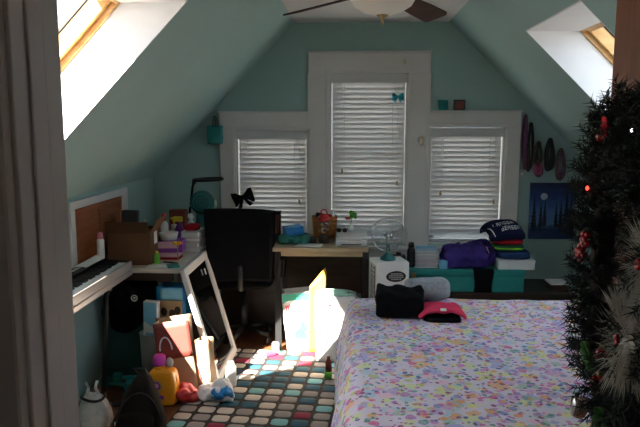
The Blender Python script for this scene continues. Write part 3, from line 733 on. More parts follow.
MB().lathe([(.024, .0605), (.038, .075), (.040, .14), (.036, .155), (.034, .155), (.037, .14), (.035, .078), (.022, .064), (0, .063), (0, .0605)], M['cplastic'], n=24).build('glass_body', r)
MB().lathe([(0, .1555), (.043, .1555), (.043, .165), (.036, .185), (.022, .20), (0, .203)], M['red'], n=24).build('lid', r)
MB().tube([(.026*cos(t), 0, .192+.045*sin(t)) for t in [pi*i/12 for i in range(13)]], .0045, M['red'], 8).build('handle', r)
rnd = random.Random(5); mb = MB()
for k in range(34): 
    a = rnd.uniform(0, 2*pi); q = rnd.uniform(0, .026); mb.ball((q*cos(a), q*sin(a), .075+.062*rnd.random()), .008, [M['orange'], M['darkwood'], M['whitep'], M['red']][k % 4], 8)
o = mb.build('candy', loc=(-.182, 4.45, DZT)); o['kind'] = 'stuff'; tag(o, 'mixed sweets filling the clear red-lidded jar', 'candy')
r = thing('coffee_mug', 'black mug on the desk left of the red-lidded jar', 'mug', (-.262, 4.42, DZT))
MB().lathe([(0, 0), (.028, 0), (.031, .045), (.028, .045), (.026, .006), (0, .006)], M['black'], n=24).build('cup', r); MB().tube([(-.029, 0, .036), (-.046, 0, .032), (-.046, 0, .014), (-.029, 0, .01)], .004, M['black']).build('handle', r)
r = thing('printer', 'low white flatbed printer at the right end of the desk', 'printer', (.012, 4.53, DZT))
MB().bb((-.108, -.215, 0), (.112, .19, .042), M['whitep'], bev=.008).build('body', r); MB().bb((-.106, -.20, .0425), (.110, .19, .058), M['whitep'], bev=.006).build('scanner_lid', r); MB().bb((-.07, -.2165, .010), (.07, -.2155, .016), M['black']).build('paper_slot', r)
PZ = DZT+.0585
r = thing('potted_plant', 'little white pot with a red flower and round green leaves on the printer', 'plant', (.005, 4.60, PZ))
MB().lathe([(0, 0), (.020, 0), (.027, .045), (.024, .045), (.018, .004), (0, .004)], M['whitep'], n=20).build('pot', r)
MB().tube([(0, 0, .004), (.004, 0, .06), (.012, 0, .10)], .003, M['green'], 6).build('stem', r)
mb = MB()
for k in range(16):
    a = k*2.4; zz = .10+.045*((k*7) % 16)/16; mb.ball((.018+.017*cos(a), .015*sin(a), zz), (.014, .012, .010), M['green'], 8, rot=(a, .4, a))
mb.build('leaves', r); mb = MB()
for k in range(6): mb.ball((-.018+.012*cos(k*1.05), .012*sin(k*1.05), .092+.006*(k % 2)), (.011, .009, .007), M['red'], 8)
mb.build('red_flower', r)
r = thing('sunglasses', 'black sunglasses lying on the white printer left of the little plant', 'sunglasses', (-.055, 4.53, PZ))
for s in (-1, 1):
    MB().ball((s*.021, 0, .018), (.018, .004, .016), M['black'], 12).build('lens', r); MB().tube([(s*.039, 0, .022), (s*.041, .10, .018), (s*.036, .12, .003)], .002, M['black'], 6).build('temple', r)
MB().tube([(-.006, 0, .022), (0, -.002, .025), (.006, 0, .022)], .002, M['black'], 6).build('bridge', r)

# ------------------------------------------------------------------ office chair
c = thing('office_chair', 'tall-backed black office chair in front of the left window', 'office chair', (-.772, 4.52, 0), R(6))
def back(u, v): x = (u-.5)*(.43+.05*v); return (x, -.25-.05*v+.10*(v-.3)**2-.05*(1-(2*u-1)**2)*-1*.6, .50+.505*v-.006*(2*u-1)**4*v-.012*u*v)
MB().sheet(back, 16, 18, M['blackf'], .05).build('backrest', c)
MB().soft((0, .05, .455), (.44, .46, .09), M['blackf'], k=5, amp=.004).build('seat', c)
MB().tube([(0, -.16, .42), (0, -.29, .45), (0, -.315, .62)], .018, M['black']).build('back_support', c)
MB().lathe([(.03, .11), (.03, .26), (.019, .262), (.019, .405), (0, .405)], M['black'], n=16).build('gas_lift', c)
for s in (-1, 1): MB().tube([(s*.20, .10, .43), (s*.29, .08, .46), (s*.302, .06, .58), (s*.30, .0, .630), (s*.295, -.09, .64), (s*.29, -.13, .625)], .017, M['black']).build('armrest', c)
for k in range(5):
    a = R(36+72*k); l = MB().tube([(.02*cos(a), .02*sin(a), .10), (.22*cos(a), .22*sin(a), .072)], [.024, .016], M['black']).build('base_leg', c)
    MB().lathe([(0, -.012), (.024, -.012), (.028, -.008), (.028, .008), (.024, .012), (0, .012)], M['black'], (.22*cos(a), .22*sin(a), .029), 16, (pi/2, 0, a+pi/2)).tube([(.22*cos(a), .22*sin(a), .029), (.22*cos(a), .22*sin(a), .07)], .007, M['black']).build('caster', l)

# ------------------------------------------------------------------ tall carton and desk fan
r = thing('carton', 'tall white carton with a black oval emblem standing between desk and bed', 'box', (.260, 4.145, -.02+.02), R(12))
MB().bb((-.107, -.10, .0), (.107, .10, .685), M['paper'], bev=.003).bb((-.10, -.085, .685), (.10, .085, .688), M['paper']).build('cardboard_body', r)
mb = MB(); e = [(.066*cos(2*pi*k/40)+.020, .036*sin(2*pi*k/40)+.595) for k in range(40)]; mb.prism(e, 'y', -.1012, -.1003, M['black'])
rnd = random.Random(11)
for row, (zz, hw) in enumerate(((.613, .036), (.601, .048), (.589, .048), (.577, .034))):
    x = .022-hw
    while x < .022+hw:
        w_ = rnd.uniform(.004, .009); mb.bb((x, -.1020, zz-.0035), (min(x+w_, .022+hw), -.1012, zz+.0035), M['greycush']); x += w_+.003
mb.build('oval_emblem', r)['label'] = 'black oval emblem with small grey lettering'
mb = MB(); mb.bb((-.1082, -.062, .30), (-.1073, .062, .660), M['black']); zz = .315
while zz < .65:
    h_ = rnd.uniform(.016, .03); mb.bb((-.1092, -.040, zz), (-.1083, -.034, zz+h_), M['paper'])
    for q in range(2): y = rnd.uniform(-.03, .03); mb.bb((-.1092, -.04, zz+q*h_*.6), (-.1083, .04, zz+q*h_*.6+.006), M['paper'])
    zz += h_+.009
mb.build('side_lettering', r)['label'] = 'black side band with white vertical lettering'
r = thing('desk_fan', 'small clear-caged desk fan standing on the tall white carton', 'fan', (.252, 4.14, .6885), R(10))
MB().lathe([(0, 0), (.05, 0), (.05, .012), (.03, .03), (.012, .045), (.012, .10), (0, .10)], M['fanteal'], n=28).build('base', r)
cz = .165; mb = MB()
for rad, y in ((.108, -.0), (.108, -.035), (.085, -.048), (.05, -.055), (.108, .02), (.07, .04)): mb.tube([(rad*cos(2*pi*k/36), y, cz+rad*sin(2*pi*k/36)) for k in range(36)], .0022 if rad > .1 else .0013, M['chrome'] if rad > .1 else M['cplastic'], 6, closed=True)
for k in range(28):
    a = 2*pi*k/28; mb.tube([(.02*cos(a), -.058, cz+.02*sin(a)), (.085*cos(a), -.048, cz+.085*sin(a)), (.108*cos(a), -.02, cz+.108*sin(a)), (.108*cos(a), .02, cz+.108*sin(a)), (.03*cos(a), .045, cz+.03*sin(a))], .0009, M['cplastic'], 4)
mb.build('cage', r)
MB().lathe([(0, 0), (.022, 0), (.026, .02), (.024, .055), (0, .06)], M['palegrey'], (0, .0, cz), 20, (-pi/2, 0, 0)).tube([(0, .025, .10), (0, .03, cz)], .010, M['palegrey']).build('motor', r)
for k in range(3):
    a0 = 2*pi*k/3+.4; MB().sheet(lambda u, v: ((.02+.075*u)*cos(a0+v*1.3*(.5+.5*u)), -.022-.014*v, cz+(.02+.075*u)*sin(a0+v*1.3*(.5+.5*u))), 6, 6, M['cplastic'], .002).build('blade', r)
MB().lathe([(0, 0), (.02, 0), (.018, .012), (0, .016)], M['chrome'], (0, -.055, cz), 18, (pi/2, 0, 0)).build('cage_badge', r)

# ------------------------------------------------------------------ bench, teal chest and what lies on it
b = thing('bench', 'low dark wooden bench under the teal chest at the right window', 'bench', (.89, 4.61, 0))
MB().bb((-.64, -.225, .37), (.68, .225, .405), M['darkwood'], bev=.004).build('seat', b)
for x in (-.60, .64):
    for y in (-.19, .19): MB().bb((x-.025, y-.025, 0), (x+.025, y+.025, .3695), M['darkwood'], bev=.003).build('leg', b)
MB().bb((-.57, -.20, .31), (.61, -.18, .3695), M['darkwood']).build('apron', b)
ch = thing('storage_chest', 'long teal storage chest on the dark bench below the right window', 'chest', (.735, 4.61, .4055))
MB().bb((-.48, -.20, 0), (.48, .20, .115), M['chest'], bev=.006).build('body', ch)
MB().bb((-.486, -.207, .1155), (.486, .207, .157), M['chest'], bev=.006).build('lid', ch)
MB().bb((-.30, -.2135, .09), (-.27, -.2075, .135), M['brass'], bev=.001).build('clasp', ch)
TZ = .4055+.1575
tag(MB().bb((-.05, -.06, 0), (.07, .07, .05), M['darkwood'], bev=.003).bb((-.055, -.065, .0505), (.075, .075, .062), M['paper'], bev=.001).build('photo_album', loc=(1.46, 4.50, .4055)), 'dark album with a pale top lying on the right end of the bench', 'album')
# books
bk = [('paper', .165, .115, .030, 0), ('pink', .17, .12, .026, 3), ('greycush', .16, .115, .034, -4), ('paper', .165, .12, .028, 2), ('ltblue', .15, .11, .018, -6)]
zz = TZ; labs = ['white book at the bottom of the stack on the teal chest', 'pale pink book second from the bottom on the teal chest', 'thick grey book in the middle of the stack on the chest', 'white book fourth from the bottom on the teal chest', 'thin light blue booklet topmost of the stack on the chest']
for (m, w_, d_, h_, a), lb in zip(bk, labs):
    r = thing('book', lb, 'book', (.545, 4.52, zz), R(a), 'books on the teal chest'); h2 = h_
    MB().bb((-w_/2, -d_/2, 0), (w_/2, d_/2, .003), M[m]).bb((-w_/2, -d_/2, h2-.003), (w_/2, d_/2, h2), M[m]).bb((-w_/2, d_/2-.004, .003), (w_/2, d_/2, h2-.003), M[m]).build('cover', r)
    MB().bb((-w_/2+.005, -d_/2+.005, .0032), (w_/2-.005, d_/2-.0045, h2-.0032), M['greycush']).build('pages', r); zz += h_+.0006
r = thing('thermos_flask', 'black capped bottle standing left of the books on the chest', 'bottle', (.438, 4.50, TZ)); MB().lathe([(0, 0), (.026, 0), (.028, .01), (.028, .12), (.02, .14), (0, .14)], M['black'], n=20).build('body', r); MB().lathe([(0, .1405), (.02, .1405), (.022, .16), (.018, .175), (0, .177)], M['black'], n=20).build('cap', r)
r = thing('camera', 'small black camera beside the black bottle on the chest', 'camera', (.352, 4.55, TZ)); MB().bb((-.05, -.03, 0), (.05, .03, .075), M['black'], bev=.006).bb((-.018, -.02, .0752), (.018, .02, .092), M['black'], bev=.004).build('body', r); MB().lathe([(0, 0), (.027, 0), (.026, .035), (.02, .036), (.018, .03), (0, .03)], M['black'], (0, -.0302, .038), 20, (pi/2, 0, 0)).build('lens', r)
tag(MB().bb((0, 0, 0), (.055, .06, .055), M['ltblue'], bev=.004).build('gift_box', loc=(.632, 4.425, TZ)), 'little light blue box between the books and the violet jacket', 'box')
r = tag(MB().soft((.848, 4.58, TZ+.098), (.34, .30, .195), M['purplef'], k=3.5, amp=.03, freq=9, cuts=26, seed=13, fn=lambda w: (w.x+.02*noise.noise(w*14), w.y, max(-.097, (w.z+.097)*(.75+1.1*max(0, w.x+.03))-.097+.05*(.5-abs(noise.noise(Vector((w.x*13+w.z*6, w.y*9, 4)))))*(w.z > -.02)-.025))).build('fleece_jacket'), 'crumpled dark violet jacket heaped on the teal chest', 'jacket')
MB().tube([(.953+.004*k, 4.435-.002*k, TZ+.16-.01*k) for k in range(6)], .004, M['chrome'], 6).build('zip_fastener', r)
tag(MB().sheet(lambda u, v: (.93+.065*(u*2-1)*(1+.1*sin(v*6)), *( (4.43-.037*v*3, TZ+.006) if v < .333 else (4.393-.006*sin(v*5), TZ+.006-(v-.333)*.26)), ), 6, 20, M['blackf'], .008).build('scarf'), 'black scarf hanging down over the front of the teal chest', 'scarf')
WB = thing('shirt_box', 'flat white box under the folded shirts at the right end of the chest', 'box', (1.165, 4.56, TZ)); MB().bb((-.125, -.13, 0), (.125, .13, .05), M['paper'], bev=.002).build('box_base', WB); MB().bb((-.128, -.133, .0503), (.128, .133, .066), M['paper'], bev=.002).build('lid', WB)
sz = TZ+.0665
def shirt(x, w_, d_, h_, m, lab, seed, a=0, m2=None):
    global sz
    mb = MB(); mb.soft((0, 0, h_/2), (w_, d_, h_), M[m], k=5, amp=.006, freq=12, cuts=12, seed=seed)
    if m2: mb.soft((-.004, -.004, h_*.48), (w_*.99, d_*.985, h_*.32), M[m2], k=8, amp=.004, freq=14, cuts=8, seed=seed+1)
    o = tag(mb.build('folded_shirt', loc=(x, 4.56, sz), rot=(0, 0, R(a))), lab, 'clothing', 'folded shirts on the white box'); sz += h_-.001
    return o
shirt(1.155, .235, .24, .056, 'bluef', 'dark blue folded shirt at the bottom of the stack', 3, 2)
shirt(1.13, .20, .22, .046, 'dkgreenf', 'lime and dark green folded shirt, second from the bottom of the stack', 5, -4, 'greenf')
shirt(1.115, .205, .22, .054, 'redf', 'red folded shirt directly under the navy lettered shirt', 8, 3, 'redf')
# navy shirt slumped over the pile: profile runs from the front hem up and over to the back
PROF = [(-.125, -.012), (-.128, .022), (-.105, .058), (-.060, .088), (.0, .102), (.06, .098), (.115, .075), (.122, .01)]
def navy(u, v):
    f_ = v*(len(PROF)-1); k = min(int(f_), len(PROF)-2); f_ -= k
    y = PROF[k][0]*(1-f_)+PROF[k+1][0]*f_; z_ = PROF[k][1]*(1-f_)+PROF[k+1][1]*f_
    e_ = abs(u*2-1)
    z_ = z_*(1-.55*e_**6)-.022*max(0, .45-u)/.45*(1-.4*v)+.006*noise.noise(Vector((u*5, v*5, 3)))
    return Vector(((u-.5)*.245, y, z_))
nb_ = MB(); nb_.sheet(navy, 28, 28, M['navyf'], .010).soft((0, 0, .038), (.21, .215, .074), M['navyf'], amp=.003, cuts=6)
nv = tag(nb_.build('folded_shirt', loc=(1.085, 4.56, sz+.006), rot=(0, 0, R(5))), 'navy folded shirt with white lettering on top of the shirt stack', 'clothing', 'folded shirts on the white box')
# white lettering in two slanting rows on the sloping front, and the white edge stripe
SEG = {'L': ['l', 'b'], 'A': ['l', 'r', 't', 'm'], 'N': ['l', 'r', 't'], 'D': ['l', 'r', 't', 'b'], 'E': ['l', 't', 'm', 'b'], 'S': ['t', 'm', 'b', 'ul', 'lr'], 'R': ['l', 't', 'm', 'r']}
tx = MB()
def patch(u0, v0, u1, v1, sl_=.10):
    t = bmesh.new(); n = 3; off = Vector((0, -.0055, .0045))
    g = [[t.verts.new(navy(u0+(u1-u0)*a/n, v0+(v1-v0)*b/n+sl_*(u0+(u1-u0)*a/n-.5))+off) for b in range(n+1)] for a in range(n+1)]
    for a in range(n):
        for b in range(n): t.faces.new((g[a][b], g[a+1][b], g[a+1][b+1], g[a][b+1]))
    tx.merge(t, M['paper'])
def glyph(g, u, v, w_, h_, tu=.014, tv=.018):
    for sgm in SEG[g]:
        q = {'l': (u, v, u+tu, v+h_), 'r': (u+w_-tu, v, u+w_, v+h_), 't': (u, v+h_-tv, u+w_, v+h_), 'b': (u, v, u+w_, v+tv), 'm': (u, v+h_/2-tv/2, u+w_, v+h_/2+tv/2), 'ul': (u, v+h_/2, u+tu, v+h_), 'lr': (u+w_-tu, v, u+w_, v+h_/2)}[sgm]
        patch(*q)
u_ = .14
for g in 'LANDER': glyph(g, u_, .40, .075, .10); u_ += .105
u_ = .34
for g in 'SEASEN': glyph(g, u_, .255, .07, .10); u_ += .095
tx.build('white_lettering', nv)
mb = MB(); mb.tube([navy(.03+.11*k/8, .50-.36*k/8)+Vector((0, -.006, .004)) for k in range(9)], .0035, M['paper'], 5); mb.build('edge_stripe', nv)

# ------------------------------------------------------------------ wall hangings on the right
pr = thing('painting', 'small canvas of a moonlit blue night on wall right of right window', 'painting', (1.53, YB-.022, .705))
MB().bb((-.168, 0, 0), (.168, .0215, .428), M['paint'], bev=.002).build('canvas', pr)
mb = MB(); mb.prism([(-.065+.026*cos(2*pi*k/28), .325+.026*sin(2*pi*k/28)) for k in range(28)], 'y', -.0012, -.0004, M['moon'])
rnd = random.Random(8)
for (x, w_, z0, h_) in ((-.135, .042, .06, .25), (-.085, .034, .06, .21), (-.055, .030, .07, .22), (.03, .030, .06, .20), (.065, .04, .05, .23), (.105, .05, .05, .31), (.14, .05, .05, .26)):
    pts = [(x-w_*.12, z0), (x-w_*.12, z0+.03)]
    n_ = 9
    for k in range(n_): f_ = k/n_; pts += [(x-w_*(1-f_)*(.55+.25*rnd.random()), z0+.03+h_*f_), (x-w_*(1-f_)*.35, z0+.03+h_*(f_+.06))]
    pts += [(x, z0+.03+h_)]
    for k in range(n_-1, -1, -1): f_ = k/n_; pts += [(x+w_*(1-f_)*.35, z0+.03+h_*(f_+.06)), (x+w_*(1-f_)*(.55+.25*rnd.random()), z0+.03+h_*f_)]
    pts += [(x+w_*.12, z0+.03), (x+w_*.12, z0)]
    pts = [(max(-.166, min(.166, p[0])), p[1]) for p in pts]
    mb.prism(pts, 'y', -.0014-.0002*rnd.random(), -.0005, M['treepaint'])
mb.build('painted_trees_and_moon', pr)
# headbands and necklaces on hooks
def hook(mb, x, z): mb.tube([(x, YB, z), (x, YB-.03, z), (x, YB-.034, z+.008)], .003, M['black'], 6)
def hanging(name, label, x, z, w_, h_, m, n_, cat, group, seed):
    r = thing(name, label, cat, (x, YB-.022, z), 0, group); rd = random.Random(seed)
    MB().tube([(0, .0215, 0), (0, -.016, 0), (0, -.02, .008)], .0028, M['black'], 6).build('hook', r)
    for k in range(n_):
        ww = w_*(.55+.45*rd.random()); hh = h_*(.75+.25*rd.random()); ox_ = rd.uniform(-.012, .012); yy = -.012+.018*k/max(1, n_)
        pts = []
        for j in range(26):
            t = 2*pi*j/26; pts.append((ox_*(1-cos(t))/2*1.0+ww/2*sin(t)*(.55+.45*(1-cos(t))/2), yy, .003-hh*(1-cos(t))/2))
        MB().tube(pts, .0075+.003*rd.random(), M[m[k % len(m)]], 6, closed=True).build('loop', r)
M['plum'] = mat('plum_beads', (.16, .05, .12), .6, vary=.5, scale=60); M['olive'] = mat('olive_braid', (.10, .085, .05), .8, vary=.5, scale=60); M['rose'] = mat('rose_ribbon', (.42, .06, .14), .7, vary=.3)
G = 'looped headbands and necklaces hung on the right wall'
hanging('bead_necklace', 'long plum and black bead necklaces hanging against the right casing edge', 1.302, 1.635, .035, .42, ['plum', 'black', 'rose'], 4, 'necklace', G, 1)
hanging('bead_necklace', 'dark olive necklace strands just right of the long plum ones', 1.345, 1.575, .05, .36, ['black', 'olive', 'plum'], 4, 'necklace', G, 2)
hanging('headband', 'black and olive headbands hanging left above the rose ribbons', 1.405, 1.435, .065, .19, ['black', 'olive', 'black'], 6, 'headband', G, 3)
hanging('headband', 'rose pink ribbons hanging lowest above the night painting', 1.410, 1.285, .075, .11, ['rose', 'plum', 'rose'], 5, 'ribbon', G, 4)
hanging('headband', 'tall black looped headbands in the middle of the wall hooks', 1.49, 1.46, .07, .24, ['black', 'black', 'olive'], 7, 'headband', G, 5)
hanging('headband', 'braided olive and brown headbands hanging rightmost on the wall hooks', 1.572, 1.385, .08, .24, ['olive', 'plum', 'olive', 'black'], 8, 'headband', G, 6)
# on the right head casing, and the little bag on the left
r = thing('candle', 'teal candle glass standing on top of the right window casing', 'candle', (.690, YB-.024, 1.6735)); MB().lathe([(0, 0), (.034, 0), (.036, .075), (.033, .075), (.031, .006), (0, .006)], M['tealp'], n=24, sy=.6).build('glass', r); MB().lathe([(0, .0065), (.0305, .0065), (.0305, .055), (0, .055)], M['pmint'], n=20, sy=.55).build('wax', r)
r = thing('picture_frame', 'tiny dark square picture frame on the right window casing', 'frame', (.81, YB-.03, 1.6735)); MB().bb((-.042, -.008, 0), (.042, .008, .012), M['black']).bb((-.042, -.008, .066), (.042, .008, .078), M['black']).bb((-.042, -.008, .012), (-.03, .008, .066), M['black']).bb((.03, -.008, .012), (.042, .008, .066), M['black']).build('border', r); MB().bb((-.03, -.002, .012), (.03, .004, .066), M['maroon']).build('picture', r)
def carrier(name, label, cat, loc, rot, w_, d_, h_, m, handles=True, taper=0, hm='paper', hx=None, hh=.07, top=None, group=None, fold=.5):
    """open-topped paper bag: four thin walls, bottom, creased sides, string handles"""
    r = thing(name, label, cat, loc, 0, group, rot); t = .003; mb = MB(); w2, d2 = w_/2, d_/2; W2, D2 = w2*(1+taper), d2
    def fb(y0, sg): return lambda u, v: ((u*2-1)*(w2+(W2-w2)*v)+.004*sin(v*9+u*5), sg*(d2+.006*sin(pi*u)*sin(pi*v))+.003*noise.noise(Vector((u*5, v*6, sg))), h_*v)
    mb.sheet(fb(0, -1), 12, 14, M[m], t); mb.sheet(fb(0, 1), 12, 14, M[m], t)
    for sg in (-1, 1): mb.sheet(lambda u, v: (sg*((w2+(W2-w2)*v)-fold*d2*(1-abs(u*2-1))*v*.8), (u*2-1)*d2, h_*v), 8, 10, M[m], t)
    mb.bb((-w2, -d2, 0), (w2, d2, t), M[m]); mb.build('paper_body', r)
    if top: MB().sheet(lambda u, v: ((u*2-1)*(w2+(W2-w2)*.9), -d2-.0105, h_*(1-top+top*v)), 8, 4, M['mint'], .001).build('upper_band', r)
    if handles:
        hx_ = hx or w_*.22
        for sg in (-1, 1): MB().tube([(hx_*cos(q), sg*(d2+.001), h_-.012+hh*sin(q)) for q in [pi*i/14 for i in range(15)]], .003, M[hm], 6).build('handle', r)
    return r
# tiny gift bag on left casing corner
r = carrier('gift_bag', 'tiny teal gift bag hanging on left corner of the left window casing', 'gift bag', (-1.022, YB-.060, 1.425), (0, 0, 0), .105, .05, .135, 'tealp', True, 0, 'black', .012, .085)

# ------------------------------------------------------------------ sunlit bags by the desk
r = carrier('shopping_bag', 'white printed shopping bag with green top, leftmost of the sunlit bags', 'bag', (-.33, 4.335, .001), (R(2), R(-5), R(6)), .20, .12, .43, 'paper', False, .05)
mb = MB(); y_ = -.0685
mb.prism([(-.099, .365), (-.06, .38), (.10, .37), (.103, .425), (-.1, .425)], 'y', y_-.001, y_, M['mint'])
mb.prism([(-.04, .10), (.05, .10), (.03, .15), (.055, .16), (.02, .25), (-.01, .17), (-.035, .16)], 'y', y_-.001, y_, M['mint'])
rnd = random.Random(4)
for (zz, x0, x1, h_) in ((.315, -.085, -.03, .05), (.29, -.085, -.045, .04), (.065, -.05, .05, .014)):
    x = x0
    while x < x1: mb.bb((x, y_-.0012, zz), (x+.007, y_, zz+h_*rnd.uniform(.6, 1)), M['redf']); x += .0125
mb.build('print', r)['label'] = 'red lettering, green top band and green tree'
r = thing('paper_envelope', 'tall golden yellow paper folder between the two white shopping bags', 'envelope', (-.225, 4.228, .001), 0, None, (R(2), R(1.5), R(-8)))
MB().sheet(lambda u, v: ((u-.5)*.105, .02*sin(pi*u), .55*v*(1+.25*(u-.5))), 8, 12, M['yelpaper'], .006).build('front_panel', r)
MB().sheet(lambda u, v: ((u-.5)*.105, .045-.02*sin(pi*u), .52*v*(1+.25*(u-.5))), 8, 12, M['yelpaper'], .006).build('rear_panel', r)
r = carrier('shopping_bag', 'wide white shopping bag with pale green rim, next to the bed corner', 'bag', (-.090, 4.12, .001), (0, 0, R(-6)), .235, .13, .46, 'paper', False, .08)
mb = MB(); y_ = -.0735
mb.bb((-.045, y_-.001, .395), (-.012, y_, .403), M['redf']).bb((-.032, y_-.001, .355), (-.025, y_, .396), M['redf']).bb((-.006, y_-.001, .355), (.000, y_, .361), M['redf']).bb((.032, y_-.001, .360), (.038, y_, .403), M['redf']).bb((.012, y_-.001, .355), (.036, y_, .361), M['redf']).bb((.012, y_-.001, .36), (.017, y_, .373), M['redf'])
for k in range(4): mb.bb((-.05+.01*(k % 2), y_-.001, .14+.03*k), (-.036+.008*(k % 2), y_, .158+.03*k), M['orange'])
mb.build('red_lettering', r)
mb = MB(); mb.tube([(.133*cos(2*pi*k/32)*.93, .068*sin(2*pi*k/32)*1.02, .465) for k in range(32)], .008, M['pmint'], 8, closed=True); mb.build('rim', r)
MB().tube([(.13, -.02, .455), (.155, -.02, .43), (.157, -.02, .36), (.132, -.02, .31)], .006, M['pmint'], 8).build('handle', r)
tag(MB().sheet(lambda u, v: (-.090+.08*(u*2-1), 4.12+.03*(v*2-1)+.01*u, .455+.02*sin(pi*u)*sin(pi*v)+.01*u), 10, 6, M['pmint'], .01).soft((-.090, 4.12, .43), (.15, .07, .06), M['greenf'], amp=.008, cuts=6).build('tissue_paper'), 'pale lime tissue paper showing at the mouth of the wide white bag', 'tissue paper')
r = thing('lint_roller', 'small white roller with red end lying at the sunny rug edge', 'roller', (-.50, 4.195, .0145), R(35)); MB().lathe([(0, 0), (.022, 0), (.024, .006), (.024, .07), (.02, .078), (0, .08)], M['paper'], (0, 0, 0), 18).build('roll', r); MB().soft((-.05, -.02, .012), (.09, .04, .022), M['pinkf'], amp=.003, cuts=5).build('grip', r)
r = thing('spray_bottle', 'small red bottle with green base standing on rug against the bed', 'bottle', (-.125, 3.78, .0145)); MB().lathe([(0, 0), (.022, 0), (.024, .04), (.022, .044), (0, .044)], M['green'], n=18).build('base', r); MB().lathe([(0, .0445), (.020, .0445), (.020, .10), (.010, .12), (.010, .14), (0, .141)], M['maroon'], n=18).build('body', r)

# ------------------------------------------------------------------ digital piano on its stand
p = thing('digital_piano', 'silver-edged digital piano along the left wall', 'keyboard', (-1.375, 2.97, .70))
MB().bb((-.115, -.62, 0), (.115, .62, .032), M['silver'], bev=.004).bb((.098, -.62, .0325), (.115, .62, .082), M['silver'], bev=.005).build('case', p)
MB().bb((-.115, -.62, .0325), (-.03, .62, .098), M['black'], bev=.004).build('control_panel', p)
for y in (-.613, .603): MB().bb((-.0295, y-.006, .0325), (.0975, y+.016, .088), M['black'], bev=.003).build('end_block', p)
nW = 52; kw = 1.206/nW
mb = MB()
for k in range(nW): mb.bb((-.0285, -.603+k*kw+.0005, .034), (.095, -.603+(k+1)*kw-.0005, .074), M['whitep'])
mb.build('white_keys', p)
mb = MB()
for k in range(nW-1):
    if k % 7 in (0, 2, 3, 5, 6): mb.box((.012, -.603+(k+1)*kw, .080), (.08, .011, .0115), M['black'], bev=.001)
mb.build('black_keys', p)
mb = MB()
for k in range(7): mb.bb((-.09, .05+k*.05, .0982), (-.07, .08+k*.05, .101), M['greycush'])
mb.build('buttons', p)
st = thing('keyboard_stand', 'black folding X-shaped stand under the digital piano', 'stand', (-1.375, 2.97, 0))
for y in (-.40, .36):
    MB().tube([(.06, y, .685), (.0, y+.02, .014)], .013, M['black']).build('leg', st); MB().tube([(-.11, y+.02, .014), (.11, y+.02, .014)], .0135, M['black']).build('foot', st)
for x in (-.09, .06): MB().tube([(x, -.47, .685), (x, .47, .685)], .0135, M['black']).build('rail', st)
# on the piano
PT = .70+.0985
r = thing('lotion_bottle', 'slim white bottle with a pink cap standing on the piano', 'bottle', (-1.432, 3.565, PT)); MB().lathe([(0, 0), (.021, 0), (.022, .01), (.022, .105), (.016, .115), (0, .115)], M['whitep'], n=20).build('body', r); MB().lathe([(0, .1155), (.016, .1155), (.015, .145), (.009, .152), (0, .152)], M['pinkcap'], n=20).build('cap', r)
tag(MB().sheet(lambda u, v: (-1.478+.07*v, 3.30+.24*u, PT+.006+.018*sin(pi*v)*(.3+.7*u)), 16, 10, M['paper'], .004).build('sheet_music'), 'curled white sheet music lying along the back of the piano', 'paper')

# ------------------------------------------------------------------ side table with its clutter
t = thing('side_table', 'pale laminate side table against the left wall behind the piano', 'table', (-1.25, 4.26, 0))
MB().bb((-.255, -.575, .685), (.245, .575, .715), M['tablewood'], bev=.004).build('tabletop', t)
for sx in (-1, 1):
    for yy in (-.36, .52): MB().tube([(sx*.19-.01, yy, 0), (sx*.19-.01, yy, .6845)], .012, M['chrome']).build('leg', t)
MB().bb((-.20, -.54, .63), (.19, -.525, .6845), M['darkwood']).build('apron', t)
TT = .7155
# open cardboard box with flaps
r = thing('cardboard_box', 'open brown cardboard box on the side table by the louvred door', 'box', (-1.345, 3.90, TT), R(4)); t_ = .004
MB().bb((-.13, -.14, 0), (.13, .14, t_), M['card']).bb((-.13, -.14, t_), (.13, -.14+t_, .20), M['card']).bb((-.13, .14-t_, t_), (.13, .14, .20), M['card']).bb((-.13, -.14+t_, t_), (-.13+t_, .14-t_, .20), M['card']).bb((.13-t_, -.14+t_, t_), (.13, .14-t_, .20), M['card']).build('carton_walls', r)
MB().box((0, -.165, .235), (.255, .004, .09), M['card'], rot=(R(35), 0, 0)).build('flap', r); MB().box((.152, 0, .238), (.004, .27, .09), M['card'], rot=(0, R(30), 0)).build('flap', r)
MB().box((.136, -.03, .155), (.0012, .075, .075), M['paper']).build('address_label', r)['label'] = 'white paper label'
tag(MB().box((-1.40, 3.97, TT+.161), (.10, .09, .30), M['black'], rot=(R(-4), R(3), R(10)), bev=.008).build('speaker'), 'black box sticking up from the back of the cardboard box', 'speaker')
tag(MB().box((-1.39, 3.88, TT+.115), (.12, .03, .215), M['greycush'], rot=(R(-8), 0, 0), bev=.002).build('notebook'), 'grey notebook standing inside the cardboard box', 'notebook')
r = thing('glue_bottle', 'narrow white bottle poking out of the cardboard box', 'bottle', (-1.285, 3.93, TT+.006)); MB().lathe([(0, 0), (.022, 0), (.022, .19), (.012, .215), (.006, .25), (0, .25)], M['whitep'], n=16).build('body', r)
tag(MB().box((-1.255, 3.86, TT+.11), (.03, .11, .20), M['maroon'], rot=(0, R(4), 0), bev=.002).build('book'), 'dark red book standing at the right inside the cardboard box', 'book')
def bottle(label, x, y, h_, rad, mb_, mc, cap=.03, z=TT):
    r = thing('bottle', label, 'bottle', (x, y, z)); MB().lathe([(0, 0), (rad, 0), (rad*1.04, .008), (rad, h_*.7), (rad*.55, h_*.82), (rad*.5, h_-cap), (0, h_-cap)], M[mb_], n=20).build('body', r)
    MB().lathe([(0, h_-cap+.0004), (rad*.62, h_-cap+.0004), (rad*.58, h_-.003), (0, h_)], M[mc], n=20).build('cap', r)
bottle('white bottle with a red cap behind the cardboard box', -1.27, 4.27, .25, .030, 'whitep', 'red', .06)
